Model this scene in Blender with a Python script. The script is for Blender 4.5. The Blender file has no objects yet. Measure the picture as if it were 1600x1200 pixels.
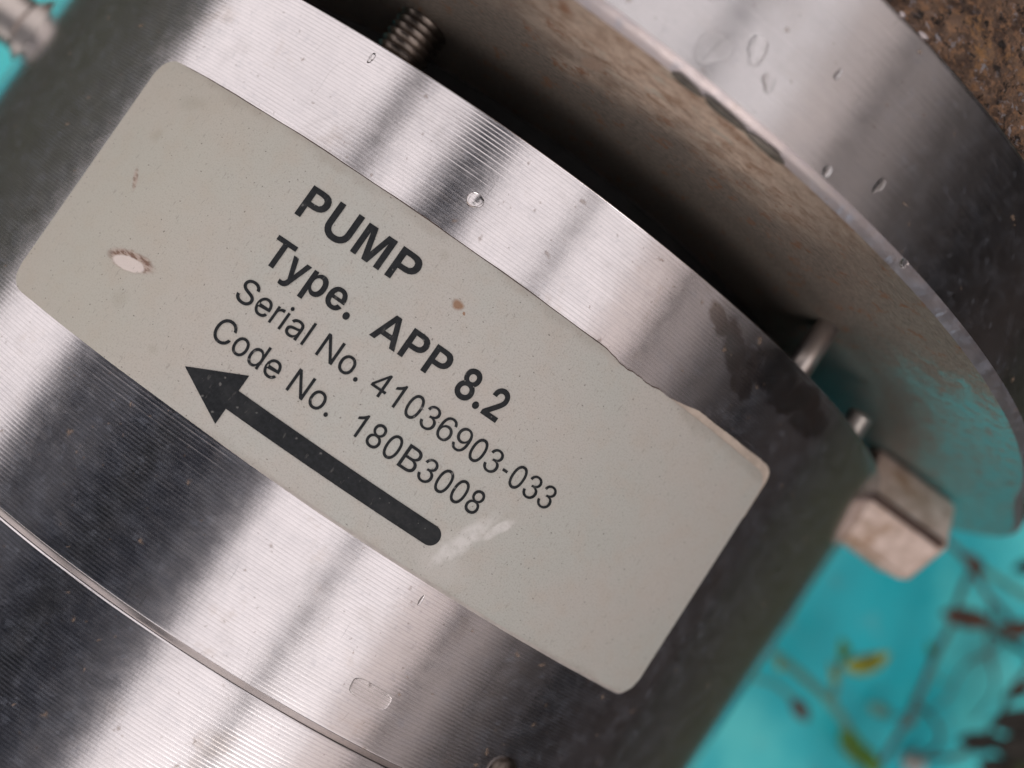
import bpy, bmesh, math, random, json
import numpy as np
from mathutils import Vector, Matrix
random.seed(7); rng = np.random.default_rng(7)
SC = bpy.context.scene
COL = SC.collection
S = 0.064            # housing radius in metres; shapes below are written in housing radii

# ------------------------------------------------------------------ camera
cd = bpy.data.cameras.new('camera'); cam = bpy.data.objects.new('camera', cd); COL.objects.link(cam)
SC.camera = cam
right = Vector((0.56623643, -0.81551413, 0.11963701))
down = Vector((-0.82253502, -0.56841808, 0.01835816))
fwd = Vector((0.05303250, -0.10880069, -0.99264796))
m = Matrix((right, -down, -fwd)).transposed().to_4x4()
m.translation = Vector((0.01541984, 0.02456215, 2.17892480)) * S
cam.matrix_world = m
cd.sensor_width = 36; cd.lens = 1434.677 / 1600 * 36
cd.clip_start = 0.002; cd.clip_end = 500
cd.dof.use_dof = True; cd.dof.focus_distance = 1.185 * S; cd.dof.aperture_fstop = 14.5

# ------------------------------------------------------------------ sky, sun, exposure
wd = bpy.data.worlds.new('World'); SC.world = wd; wd.use_nodes = True
wn = wd.node_tree; wn.nodes.clear()
sky = wn.nodes.new('ShaderNodeTexSky'); sky.sky_type = 'NISHITA'; sky.sun_disc = False
SUN_AZ, SUN_EL = math.radians(198), math.radians(42)     # direction the light comes from
sky.sun_elevation = SUN_EL; sky.sun_rotation = math.pi / 2 - SUN_AZ
sky.air_density = 1.0; sky.dust_density = 4.0; sky.ozone_density = 1.0
hs = wn.nodes.new('ShaderNodeHueSaturation'); hs.inputs['Saturation'].default_value = 0.22
mx = wn.nodes.new('ShaderNodeMix'); mx.data_type = 'RGBA'; mx.inputs[0].default_value = 0.8
mx.inputs[7].default_value = (12.9, 12.1, 12.2, 1)          # even cloud cover
bg = wn.nodes.new('ShaderNodeBackground'); bg.inputs['Strength'].default_value = 0.12
wo = wn.nodes.new('ShaderNodeOutputWorld')
wn.links.new(sky.outputs[0], hs.inputs['Color']); wn.links.new(hs.outputs[0], mx.inputs[6])
wn.links.new(mx.outputs[2], bg.inputs['Color']); wn.links.new(bg.outputs[0], wo.inputs['Surface'])
sl = bpy.data.lights.new('sun', 'SUN'); sl.energy = 1.0; sl.angle = math.radians(25); sl.color = (1, 0.96, 0.92)
sun = bpy.data.objects.new('sun', sl); COL.objects.link(sun)
sd = Vector((math.cos(SUN_EL) * math.cos(SUN_AZ), math.cos(SUN_EL) * math.sin(SUN_AZ), math.sin(SUN_EL)))
sun.rotation_euler = sd.to_track_quat('Z', 'Y').to_euler()
SC.cycles.max_bounces = 6; SC.cycles.diffuse_bounces = 2; SC.cycles.glossy_bounces = 4; SC.cycles.transmission_bounces = 4
SC.cycles.use_adaptive_sampling = True; SC.cycles.adaptive_threshold = 0.02
SC.cycles.caustics_reflective = False; SC.cycles.caustics_refractive = False
vs = SC.view_settings
vs.view_transform = 'Standard'; vs.look = 'None'; vs.gamma = 1.0; vs.exposure = 0.0; vs.use_curve_mapping = False

PITCH = .0053        # feed of the lathe tool
XR, XG1, XG2, XF, XC, XE = .3466, -.4228, -.4325, .4461, .460, .6652   # stations along the pump axis

# ------------------------------------------------------------------ material helpers
class NT:
    def __init__(self, name):
        self.m = bpy.data.materials.new(name); self.m.use_nodes = True
        self.t = self.m.node_tree; self.t.nodes.clear()
        self.tc = self.n('ShaderNodeTexCoord')
        self.uv = self.tc.outputs['UV']; self.ob = self.tc.outputs['Object']
    def n(self, ty, **kw):
        x = self.t.nodes.new(ty)
        for k, v in kw.items(): setattr(x, k, v)
        return x
    def put(self, sock, v):
        if hasattr(v, 'is_output'): self.t.links.new(v, sock)
        elif isinstance(v, (tuple, list)) and len(v) == 3 and sock.type == 'RGBA': sock.default_value = (*v, 1)
        else: sock.default_value = v
    def math(self, op, a, b=0.0, clamp=False):
        x = self.n('ShaderNodeMath', operation=op, use_clamp=clamp)
        self.put(x.inputs[0], a); self.put(x.inputs[1], b); return x.outputs[0]
    def vmul(self, v, s):
        x = self.n('ShaderNodeVectorMath', operation='MULTIPLY'); self.put(x.inputs[0], v); self.put(x.inputs[1], s); return x.outputs[0]
    def vadd(self, v, s):
        x = self.n('ShaderNodeVectorMath', operation='ADD'); self.put(x.inputs[0], v); self.put(x.inputs[1], s); return x.outputs[0]
    def noise(self, v, scale, detail=4, rough=0.55, dist=0.0, col=False):
        x = self.n('ShaderNodeTexNoise'); self.put(x.inputs['Vector'], v)
        x.inputs['Scale'].default_value = scale; x.inputs['Detail'].default_value = detail
        x.inputs['Roughness'].default_value = rough; x.inputs['Distortion'].default_value = dist
        return x.outputs['Color' if col else 'Fac']
    def ramp(self, f, lo, hi, a=0.0, b=1.0, smooth=True):
        x = self.n('ShaderNodeMapRange', interpolation_type='SMOOTHSTEP' if smooth else 'LINEAR')
        self.put(x.inputs[0], f); x.inputs[1].default_value = lo; x.inputs[2].default_value = hi
        x.inputs[3].default_value = a; x.inputs[4].default_value = b; return x.outputs[0]
    def mix(self, f, a, b):
        x = self.n('ShaderNodeMix', data_type='RGBA'); self.put(x.inputs[0], f); self.put(x.inputs[6], a); self.put(x.inputs[7], b)
        return x.outputs[2]
    def mixf(self, f, a, b):
        x = self.n('ShaderNodeMix', data_type='FLOAT'); self.put(x.inputs[0], f); self.put(x.inputs[2], a); self.put(x.inputs[3], b)
        return x.outputs[0]
    def warp(self, v, scale, amt, detail=3):
        nz = self.noise(v, scale, detail, col=True)
        return self.vadd(v, self.vmul(self.vadd(nz, (-.5, -.5, -.5)), (amt, amt, 0)))
    def ell(self, v, cx, cy, rx, ry, deg=0, soft=0.3):
        x = self.n('ShaderNodeMapping', vector_type='TEXTURE'); self.put(x.inputs[0], v)
        x.inputs[1].default_value = (cx, cy, 0); x.inputs[2].default_value = (0, 0, math.radians(deg)); x.inputs[3].default_value = (rx, ry, 1)
        l = self.n('ShaderNodeVectorMath', operation='LENGTH'); self.put(l.inputs[0], x.outputs[0])
        return self.ramp(l.outputs['Value'], 1 - soft, 1 + soft, 1, 0)
    def dots(self, v, scale, radius, keep, soft=0.5, dim='2D'):
        """scattered specks: one candidate per Voronoi cell, kept at random, of random size"""
        x = self.n('ShaderNodeTexVoronoi', voronoi_dimensions=dim); self.put(x.inputs['Vector'], v); x.inputs['Scale'].default_value = scale
        sp = self.n('ShaderNodeSeparateColor'); self.put(sp.inputs[0], x.outputs['Color'])
        k = self.math('LESS_THAN', sp.outputs[0], keep)
        r = self.math('MULTIPLY', sp.outputs[1], radius)
        d = self.math('DIVIDE', x.outputs['Distance'], self.math('MAXIMUM', r, 1e-4))
        return self.math('MULTIPLY', self.ramp(d, 1 - soft, 1 + soft, 1, 0), k)
    def mx(self, *ms):
        o = ms[0]
        for q in ms[1:]: o = self.math('MAXIMUM', o, q)
        return o
    def mul(self, a, b): return self.math('MULTIPLY', a, b)
    def bump(self, h, strength, dist, prev=None):
        x = self.n('ShaderNodeBump'); self.put(x.inputs['Height'], h); x.inputs['Strength'].default_value = strength; x.inputs['Distance'].default_value = dist
        if prev is not None: self.put(x.inputs['Normal'], prev)
        return x.outputs[0]
    def bsdf(self, **kw):
        x = self.n('ShaderNodeBsdfPrincipled')
        for k, v in kw.items(): self.put(x.inputs[k.replace('_', ' ')], v)
        return x.outputs[0]
    def out(self, sh):
        o = self.n('ShaderNodeOutputMaterial'); self.put(o.inputs['Surface'], sh); return self.m
    def mixsh(self, f, a, b):
        x = self.n('ShaderNodeMixShader'); self.put(x.inputs[0], f); self.put(x.inputs[1], a); self.put(x.inputs[2], b); return x.outputs[0]

def plain(name, col, rough=0.5, metal=0.0, var=0.25, scale=400, spec=0.4, bump=0.0):
    n = NT(name); nz = n.noise(n.ob, scale, 5)
    c = n.mix(n.ramp(nz, .3, .7), tuple(v * (1 - var) for v in col), tuple(min(1, v * (1 + var)) for v in col))
    kw = dict(Base_Color=c, Roughness=rough, Metallic=metal, Specular_IOR_Level=spec)
    if bump: kw['Normal'] = n.bump(nz, bump, .0008)
    return n.out(n.bsdf(**kw))

def steel(name, base=(.72, .68, .68), rough=.155, dust=.13, stains=(), spots=.3, streak=.03, seed=0.0, wide=1.0, phase=None, groove=.22, rust=.35, bump=.012):
    """turned stainless steel: hazy oxide film, milky water specks, brown dots, grime in the tool marks"""
    n = NT(name); uv = n.vadd(n.uv, (seed, seed * .7, 0))
    big = n.noise(uv, 7, 4, .6); mid = n.noise(uv, 45, 3, .6); fine = n.noise(uv, 260, 2, .6)
    line = n.noise(n.vmul(uv, (2.0, 420, 1)), 1.0, 2, .7)
    col = n.mix(n.ramp(big, .35, .7), base, tuple(v * .9 for v in base))
    col = n.mix(n.mul(n.ramp(line, .3, .75), .42), col, tuple(v * .8 for v in base))
    col = n.mix(n.mul(n.ramp(n.noise(uv, 16, 5, .65), .56, .74), rust), col, (.46, .38, .32))
    smudge = n.mul(n.ramp(n.noise(n.warp(uv, 4, .25), 9, 5, .62), .54, .72), .2)
    col = n.mix(smudge, col, (.40, .36, .335))
    scratch = n.ramp(n.noise(n.vmul(n.warp(uv, 3, .08), (210, 9, 1)), 1.0, 2, .6), .70, .73)
    col = n.mix(n.mul(scratch, .3), col, (.30, .28, .27))
    if phase is not None:                                  # grime held in the turned grooves
        sp = n.n('ShaderNodeSeparateXYZ'); n.put(sp.inputs[0], n.uv)
        w = n.math('SINE', n.mul(n.math('SUBTRACT', sp.outputs[1], phase), 2 * math.pi / PITCH))
        g = n.mul(n.ramp(w, .3, -1.0), n.ramp(n.noise(uv, 11, 4, .6), .25, .65, groove * .5, groove * 1.3))
        col = n.mix(g, col, (.20, .185, .18)); lines = n.mul(n.ramp(w, -.2, 1.0), n.ramp(n.noise(uv, 11, 4, .6), .3, .65, dust * .2, dust * .6))
    dirt = n.mx(n.dots(n.warp(uv, 60, .02), 24, .085 * wide, spots, .7), n.mul(n.dots(n.warp(uv, 90, .01), 75, .12 * wide, spots * .5, .7), .7))
    stm = None; wu = n.warp(n.warp(n.uv, 16, .045, 3), 60, .014, 3)
    for (cx, cy, rx, ry, a) in stains:
        e = n.ell(wu, cx, cy, rx, ry, a, .2); stm = e if stm is None else n.mx(stm, e)
    rgh = n.math('ADD', n.math('ADD', n.ramp(mid, .3, .8, rough * .88, rough * 1.2), n.mul(line, streak)), n.mul(smudge, .22))
    milky = n.math('ADD', n.mul(n.ramp(n.noise(uv, 34, 6, .68), .42, .75), dust * .7), n.mul(n.ramp(fine, .50, .72), dust * .22))
    milky = n.math('ADD', milky, n.mul(n.dots(n.warp(uv, 70, .02), 62, .26 * wide, .22, .9), dust * .8))
    if phase is not None: milky = n.math('ADD', milky, lines)
    milky = n.math('ADD', milky, dust * .22, True)
    if stm is not None:
        stc = n.mul(stm, .62)
        col = n.mix(stc, col, n.mix(n.ramp(big, .42, .58), (.22, .155, .12), (.15, .145, .12)))
        milky = n.mul(milky, n.math('SUBTRACT', 1.0, n.mul(stm, .6)))
    nrm = n.bump(n.math('ADD', mid, n.mul(fine, .3)), bump, .0004)
    metal = n.bsdf(Base_Color=col, Metallic=1.0, Roughness=rgh, Normal=nrm)
    film = n.bsdf(Base_Color=(.31, .335, .40), Roughness=.8, Specular_IOR_Level=.1)
    sp = n.bsdf(Base_Color=n.mix(fine, (.17, .11, .075), (.28, .20, .145)), Roughness=.7)
    return n.out(n.mixsh(n.mul(dirt, .5), n.mixsh(milky, metal, film), sp))

# ------------------------------------------------------------------ mesh helpers (shapes in housing radii)
def cyl(s, x, r): return (x, -r * math.sin(s), r * math.cos(s))

def link(name, me, mat, parent=None, smooth=True):
    if smooth: me.polygons.foreach_set('use_smooth', np.ones(len(me.polygons), bool))
    o = bpy.data.objects.new(name, me); COL.objects.link(o)
    if mat: me.materials.append(mat)
    if parent: o.parent = parent
    return o

def thing(name, label, cat, group=None):
    o = bpy.data.objects.new(name, None); COL.objects.link(o); o.empty_display_size = .01
    tag(o, label, cat, group); return o

def tag(o, label, cat, group=None):
    o['label'] = label; o['category'] = cat
    if group: o['group'] = group
    return o

def grid_mesh(name, V, nu, nv, uv=None, wrap=False):
    """V: (nv, nu, 3) points; quads between rows and columns; uv: (nv, nu+wrap, 2)"""
    me = bpy.data.meshes.new(name)
    V = np.asarray(V, float).reshape(-1, 3) * S
    cu = nu if wrap else nu - 1
    j, i = np.meshgrid(np.arange(nv - 1), np.arange(cu), indexing='ij'); i = i.ravel(); j = j.ravel(); i2 = (i + 1) % nu
    F = np.stack([j * nu + i, j * nu + i2, (j + 1) * nu + i2, (j + 1) * nu + i], 1)
    me.vertices.add(len(V)); me.vertices.foreach_set('co', V.astype(np.float32).ravel())
    me.loops.add(F.size); me.loops.foreach_set('vertex_index', F.ravel().astype(np.int32))
    me.polygons.add(len(F)); me.polygons.foreach_set('loop_start', np.arange(0, F.size, 4, dtype=np.int32))
    me.update(calc_edges=True)
    if uv is not None:
        uv = np.asarray(uv, float); n2 = uv.shape[1]
        ui = (i + 1) if wrap else i2
        L = np.stack([uv[j, i], uv[j, ui], uv[j + 1, ui], uv[j + 1, i]], 1)
        l = me.uv_layers.new(name='UVMap'); l.data.foreach_set('uv', L.astype(np.float32).ravel())
    me.validate(); return me

D = math.pi / 180
TH = np.concatenate([np.arange(-180, -80, 4), np.arange(-80, 80, .5), np.arange(80, 180, 4)]) * D
def lathe(name, prof, th=TH, rfun=None, disp=None):
    """surface of revolution about the x axis; prof: list of (x, r)"""
    P = np.array(prof); x = P[:, 0][:, None] + 0 * th[None]; r = P[:, 1][:, None] + 0 * th[None]
    if rfun is not None: r = rfun(r, th[None], x)
    if disp is not None: r = r + disp(x, th[None] + 0 * x)
    V = np.stack([x, -r * np.sin(th)[None], r * np.cos(th)[None]], -1)
    t2 = np.append(th, th[0] + 2 * math.pi)
    uv = np.stack([np.broadcast_to(t2[None], (len(P), len(t2))), np.broadcast_to(P[:, 0][:, None], (len(P), len(t2)))], -1)
    return grid_mesh(name, V, len(th), len(P), uv, True)

def join(name, parts):
    """several meshes into one, keeping split edges between them"""
    bm = bmesh.new()
    for me in parts: bm.from_mesh(me)
    me = bpy.data.meshes.new(name); bm.to_mesh(me); bm.free()
    for q in parts: bpy.data.meshes.remove(q)
    return me

def from_bm(name, fn):
    bm = bmesh.new(); fn(bm)
    for v in bm.verts: v.co *= S
    bmesh.ops.recalc_face_normals(bm, faces=bm.faces)
    me = bpy.data.meshes.new(name); bm.to_mesh(me); bm.free(); return me

def frame(axis):
    a = Vector(axis).normalized(); h = Vector((0, 0, 1)) if abs(a.z) < .9 else Vector((1, 0, 0))
    u = a.cross(h).normalized(); return a, u, a.cross(u)

def revolve(bm, c, axis, prof, n=32, spin=0.0):
    """prof: (distance along the axis, radius) from one closed end to the other"""
    a, u, w = frame(axis); c = Vector(c); rings = []
    for (t, r) in prof:
        rings.append([bm.verts.new(c + a * t + (u * math.cos(q) + w * math.sin(q)) * r) for q in (spin + 2 * math.pi * k / n for k in range(n))])
    for A, B in zip(rings, rings[1:]):
        for k in range(n): bm.faces.new((A[k], A[(k + 1) % n], B[(k + 1) % n], B[k]))
    bm.faces.new(rings[0][::-1]); bm.faces.new(rings[-1])

def tube(bm, pts, r0, r1, n=8):
    pts = [Vector(p) for p in pts]; fine = []
    for k in range(len(pts) - 1):                     # smooth the path
        p0 = pts[max(0, k - 1)]; p1 = pts[k]; p2 = pts[k + 1]; p3 = pts[min(len(pts) - 1, k + 2)]
        for q in range(5):
            t = q / 5; fine.append(.5 * ((2 * p1) + (p2 - p0) * t + (2 * p0 - 5 * p1 + 4 * p2 - p3) * t * t + (3 * p1 - p0 - 3 * p2 + p3) * t ** 3))
    fine.append(pts[-1]); N = len(fine); rings = []
    for k, p in enumerate(fine):
        d = fine[min(k + 1, N - 1)] - fine[max(k - 1, 0)]; a, u, w = frame(d); r = r0 + (r1 - r0) * k / (N - 1)
        rings.append([bm.verts.new(p + (u * math.cos(q) + w * math.sin(q)) * r) for q in (2 * math.pi * j / n for j in range(n))])
    for A, B in zip(rings, rings[1:]):
        for k in range(n): bm.faces.new((A[k], A[(k + 1) % n], B[(k + 1) % n], B[k]))
    bm.faces.new(rings[0][::-1]); bm.faces.new(rings[-1])

def box(bm, lo, hi):
    g = bmesh.ops.create_cube(bm, size=1)['verts']
    for v in g:
        v.co = Vector([(l + h) / 2 + c * (h - l) for l, h, c in zip(lo, hi, v.co)])

def leaf(bm, a, b, wid, droop=.1, fold=.25):
    """a folded, pointed leaf blade from stalk point a to tip b"""
    a = Vector(a); b = Vector(b); d = b - a; L = d.length; side = d.cross(Vector((0, 0, 1))).normalized(); up = side.cross(d).normalized()
    n = 7; mid = []; lf = []; rt = []; bt = []
    for k in range(n + 1):
        t = k / n; w = wid * (math.sin(math.pi * min(1, t ** .8 * .97 + .03))) ** .8 * .5 + .0015
        c = a + d * t + up * (math.sin(t * math.pi) * droop * L)
        mid.append(bm.verts.new(c - up * w * fold)); lf.append(bm.verts.new(c + side * w + up * w * fold)); rt.append(bm.verts.new(c - side * w + up * w * fold))
        bt.append(bm.verts.new(c - up * (w * fold + .006)))
    for k in range(n):
        for A, B in ((lf, mid), (mid, rt), (rt, bt), (bt, lf)): bm.faces.new((A[k], A[k + 1], B[k + 1], B[k]))
    for k in (0, n): bm.faces.new((lf[k], mid[k], rt[k], bt[k]))

# ------------------------------------------------------------------ materials
STAINS = [(.300, .315, .028, .013, -25), (.350, .302, .040, .022, -40), (.425, .312, .066, .030, 8), (.395, .268, .018, .028, 35), (.490, .302, .042, .020, 30),
          (.560, .300, .048, .026, 20), (.52, .325, .04, .016, 0)]
M_housing = steel('turned_stainless_steel', stains=STAINS, phase=XG1 + .0015)
M_rear = steel('turned_stainless_steel_rear', seed=3.1, phase=-.95 + .0015)
M_edge = steel('chamfer_steel', base=(.46, .39, .38), rough=.42, dust=.5, spots=.1, seed=1.7)
M_groove = steel('groove_steel', base=(.42, .37, .35), rough=.2, dust=.2, spots=.1, seed=1.7)
M_bolt = steel('bolt_steel', base=(.6, .53, .48), rough=.3, dust=.35, spots=.5, seed=5.0, wide=.6)
M_flange = steel('dull_flange_steel', base=(.50, .48, .48), rough=.15, dust=.09, spots=.2, streak=.06, seed=8.0, rust=.08, bump=.012)
n = NT('pitted_zinc'); a = n.noise(n.ob, 500, 4, .6); b = n.noise(n.ob, 110, 4, .6)
c = n.mix(n.ramp(a, .3, .7), (.76, .60, .53), (.50, .36, .29)); c = n.mix(n.mul(n.ramp(b, .52, .68), .8), c, (.36, .20, .10))
M_zinc = n.out(n.bsdf(Base_Color=c, Roughness=.5, Metallic=.05, Normal=n.bump(a, .3, .0004)))
M_oldbolt = plain('dark_rusty_thread', (.17, .14, .12), .3, .9, .6, 300)
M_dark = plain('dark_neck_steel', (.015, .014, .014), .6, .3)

def mat_face():
    n = NT('weathered_flange_face'); uv = n.uv            # uv = (angle, radius)
    big = n.noise(uv, 9, 6, .65); mid = n.noise(n.vmul(uv, (1, 1.7, 1)), 30, 7, .75); fine = n.noise(n.vmul(uv, (1, 2.2, 1)), 110, 5, .7)
    tan = n.mix(n.ramp(mid, .40, .64), (.82, .645, .52), (.45, .285, .195))
    grey = n.mix(n.ramp(fine, .35, .7), (.31, .255, .215), (.15, .13, .115))
    sep = n.n('ShaderNodeSeparateXYZ'); n.put(sep.inputs[0], n.warp(uv, 6, .16)); ang, rad = sep.outputs[0], sep.outputs[1]
    topside = n.mul(n.ramp(ang, .34, .10, .14, 1), n.ramp(ang, -.16, -.01, .25, 1))
    outer = n.mul(topside, n.ramp(n.math('ADD', rad, n.mul(n.math('SUBTRACT', big, .5), .25)), 1.0, 1.15))
    col = n.mix(outer, grey, tan)
    rust = n.mul(n.ramp(n.noise(uv, 26, 6, .75), .55, .64), n.ramp(fine, .3, .6))
    col = n.mix(n.mul(rust, .9), col, n.mix(mid, (.22, .085, .04), (.42, .18, .08)))
    white = n.mul(n.ramp(n.noise(n.vmul(uv, (1, 1.6, 1)), 24, 5, .6), .55, .66), n.ell(n.warp(uv, 14, .05), .06, 1.16, .16, .07, 0, .6))
    col = n.mix(n.mul(white, .75), col, (.66, .58, .49))
    paint = n.math('ADD', n.ramp(ang, .40, .76), n.mul(n.math('SUBTRACT', n.noise(n.vmul(uv, (1, 1.4, 1)), 17, 8, .8), .5), 2.0))
    paint = n.ramp(paint, .30, .85)
    paint = n.mul(paint, n.ramp(n.math('ADD', rad, n.mul(n.math('SUBTRACT', mid, .5), .2)), .99, 1.10, .15, 1))
    chips = n.ramp(n.noise(n.vmul(uv, (1.6, 1, 1)), 36, 7, .8), .48, .60, 1, .05)
    pmask = n.mul(paint, chips)
    col = n.mix(pmask, col, n.mix(n.ramp(mid, .3, .7), (.08, .40, .42), (.17, .42, .41)))
    dent = n.ell(n.warp(uv, 60, .01), -.041, 1.087, .011, .022, -25, .35)
    col = n.mix(dent, col, (.5, .36, .28))
    h = n.math('ADD', n.mul(mid, .5), n.mul(fine, .5))
    nrm = n.bump(h, .5, .0006)
    return n.out(n.bsdf(Base_Color=col, Roughness=n.mixf(pmask, .40, .36), Metallic=n.mixf(pmask, .40, 0), Specular_IOR_Level=.35, Normal=nrm))
M_face = mat_face()

def mat_rust():
    n = NT('pitted_rust'); uv = n.uv
    a = n.noise(uv, 22, 6, .7); b = n.noise(uv, 105, 5, .75); c = n.noise(uv, 10, 4, .6); d = n.noise(uv, 100, 4, .65)
    col = n.mix(n.ramp(a, .35, .62), (.10, .06, .045), (.34, .21, .14))
    col = n.mix(n.mul(n.ramp(b, .47, .62), .85), col, (.52, .28, .15))
    col = n.mix(n.mul(n.ramp(c, .55, .7), n.ramp(b, .4, .6)), col, (.62, .33, .13))
    col = n.mix(n.ramp(n.noise(uv, 75, 5, .7), .47, .38), col, (.04, .028, .024))
    sp = n.mul(n.ramp(d, .56, .64), n.ramp(n.noise(uv, 18, 4, .6), .40, .62))
    col = n.mix(n.mul(sp, .8), col, (.62, .58, .62))
    nrm = n.bump(n.math('ADD', n.mul(a, .5), n.mul(b, .8)), 1.0, .0025)
    return n.out(n.bsdf(Base_Color=col, Roughness=n.mixf(sp, .7, .4), Specular_IOR_Level=.4, Normal=nrm))
M_rust = mat_rust()

def mat_label():
    n = NT('aged_label_foil'); uv = n.uv; wu = n.warp(uv, 40, .012); wb = n.warp(uv, 12, .05)
    big = n.noise(uv, 5, 4, .55); mid = n.noise(uv, 28, 5, .6); fine = n.noise(uv, 420, 3, .7)
    col = n.mix(n.ramp(big, .35, .65), (.492, .462, .425), (.468, .464, .428))
    col = n.mix(n.mul(n.ramp(mid, .45, .7), .4), col, (.475, .42, .365))
    col = n.mix(n.mul(n.ramp(fine, .48, .70), .5), col, (.27, .24, .21))
    sx = n.n('ShaderNodeSeparateXYZ'); n.put(sx.inputs[0], wb)
    col = n.mix(n.mul(n.ramp(sx.outputs[0], -.15, -.45), .38), col, (.43, .39, .305))          # yellowed end
    specks = n.mx(n.dots(n.warp(uv, 120, .006), 75, .075, .20, .5), n.dots(n.vmul(uv, (1, 1.6, 1)), 40, .05, .3, .5))
    col = n.mix(n.mul(specks, .7), col, (.09, .075, .065))
    rust = n.mx(n.ell(wu, -.0103, .1207, .0075, .0062, 0, .45), n.ell(wu, .055, .150 + .05, .004, .003), n.ell(wu, .003, .1165, .0018, .0018))
    col = n.mix(n.mul(rust, .85), col, (.26, .125, .055))
    tint = n.mx(n.ell(wu, -.487, .085, .008, .008, 0, .6), n.ell(wu, -.47, .148, .018, .010, 20, .7), n.ell(wu, -.30, -.145, .006, .006, 0, .7), n.ell(wu, -.38, -.118, .01, .01, 0, .8), n.ell(wu, -.06, .163, .006, .006, 0, .7))
    col = n.mix(n.mul(tint, .16), col, (.22, .17, .11))
    sm = n.mx(n.ell(wu, .168, -.128, .012, .048, 24 - 45, .5), n.ell(wu, .200, -.0885, .0065, .021, -32, .35), n.mul(n.ell(wu, .163, -.168, .035, .020, 0, .5), .22),
              n.mul(n.ell(wu, .148, -.150, .014, .03, -20, .4), .25))
    col = n.mix(n.mul(sm, n.ramp(n.noise(uv, 90, 4), .3, .6, .5, .95)), col, (.66, .635, .61))
    chip = n.mx(n.ell(wu, -.400, -.0715, .036, .0135, 12, .25), n.mul(n.ell(wu, -.473, .021, .0045, .015, 30, .5), .8))
    col = n.mix(chip, col, n.mix(n.ramp(n.noise(n.vmul(uv, (1, 3, 1)), 70, 3), .42, .58), (.19, .11, .08), (.42, .33, .28)))
    white = n.ell(n.warp(uv, 50, .006), -.401, -.0755, .026, .0088, 12, .12)
    col = n.mix(n.mul(white, .95), col, (.68, .60, .56))
    tear = n.ell(n.warp(uv, 45, .01), .235, .189, .045, .0035, 0, .4)
    col = n.mix(n.mul(tear, .7), col, (.55, .52, .49))
    grime = n.mx(n.mul(n.ramp(sx.outputs[1], .176, .19), .5), n.mul(n.ramp(sx.outputs[1], -.186, -.195), .3)); col = n.mix(n.mul(grime, n.noise(uv, 70, 5, .7)), col, (.25, .20, .16))
    scr = n.mul(n.ramp(n.noise(n.vmul(uv, (240, 70, 1)), 1.0, 2, .6), .645, .70), .5)
    col = n.mix(scr, col, (.30, .27, .24))
    nrm = n.bump(n.math('ADD', n.math('ADD', n.mul(fine, .35), n.mul(mid, .5)), 0.0), .4, .0002)
    return n.out(n.bsdf(Base_Color=col, Roughness=n.ramp(mid, .3, .7, .36, .48), Specular_IOR_Level=.4, Normal=nrm))
M_label = mat_label()
M_backing = plain('beige_label_backing', (.49, .41, .345), .55, 0, .12, 900)
M_darkbrown = plain('dark_brown', (.085, .05, .04), .6, 0, .3, 900)  # dark brown, for the upper label strip and the plug edge
M_palestrip = plain('pale_strip', (.46, .42, .39), .4, 0, .1, 900)

def mat_ink():
    n = NT('black_print'); uv = n.uv
    w = n.dots(n.warp(uv, 120, .006), 85, .16, .22, .5)
    nz = n.noise(uv, 160, 4, .7)
    col = n.mix(n.ramp(nz, .35, .7), (.011, .0125, .0145), (.021, .023, .026))
    col = n.mix(n.mul(w, .8), col, (.16, .155, .15))
    col = n.mix(n.mul(n.ramp(n.noise(n.vmul(uv, (150, 40, 1)), 1.0, 3, .7), .62, .70), .5), col, (.12, .115, .11))
    col = n.mix(n.mul(n.ramp(n.noise(uv, 18, 3), .5, .75), .3), col, (.055, .056, .057))
    return n.out(n.bsdf(Base_Color=col, Roughness=.55, Specular_IOR_Level=.2))
M_ink = mat_ink()

def mat_turq():
    n = NT('turquoise_paint'); v = n.ob
    a = n.noise(v, 17, 5, .6); b = n.noise(v, 120, 5, .65)
    col = n.mix(n.ramp(a, .40, .60), (.09, .62, .63), (.006, .44, .51))
    col = n.mix(n.mul(n.ramp(b, .55, .75), .35), col, (.17, .34, .33))
    col = n.mix(n.mul(n.ramp(n.noise(v, 60, 6, .7), .62, .72), .6), col, (.08, .07, .05))
    return n.out(n.bsdf(Base_Color=col, Roughness=n.ramp(b, .3, .7, .28, .5), Specular_IOR_Level=.5, Normal=n.bump(b, .2, .0005)))
M_turq = mat_turq()
n = NT('dark_soil'); a = n.noise(n.ob, 9, 8, .7); b = n.noise(n.ob, 1.2, 5, .6)
c = n.mix(n.ramp(a, .3, .7), (.016, .017, .012), (.040, .041, .027)); c = n.mix(n.ramp(b, .35, .6), c, (.036, .046, .016))
M_soil = n.out(n.bsdf(Base_Color=c, Roughness=.9, Normal=n.bump(a, .6, .02)))
M_water = NT('water'); M_water = M_water.out(M_water.bsdf(Base_Color=(1, 1, 1), Roughness=.02, IOR=1.33, Transmission_Weight=1.0))
M_stem = plain('dry_grey_stem', (.085, .08, .065), .7, 0, .4, 300)
M_gstem = plain('pale_green_stem', (.10, .22, .17), .6, 0, .3, 300)
M_gleaf = plain('green_leaf', (.07, .17, .012), .5, 0, .4, 250)
M_yleaf = plain('yellowing_leaf', (.22, .23, .015), .5, 0, .45, 250)
M_bleaf = plain('withered_brown_leaf', (.075, .03, .017), .6, 0, .5, 250)
M_dleaf = plain('rotting_dark_leaf', (.02, .016, .012), .7, 0, .5, 250)
M_peb = plain('pale_pebble', (.38, .38, .36), .7, 0, .3, 300)
n = NT('dark_translucent'); tr = n.n('ShaderNodeBsdfTranslucent'); a = n.noise(n.vmul(n.ob, (.2, 1, 1)), 2.0, 4, .6)
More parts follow.
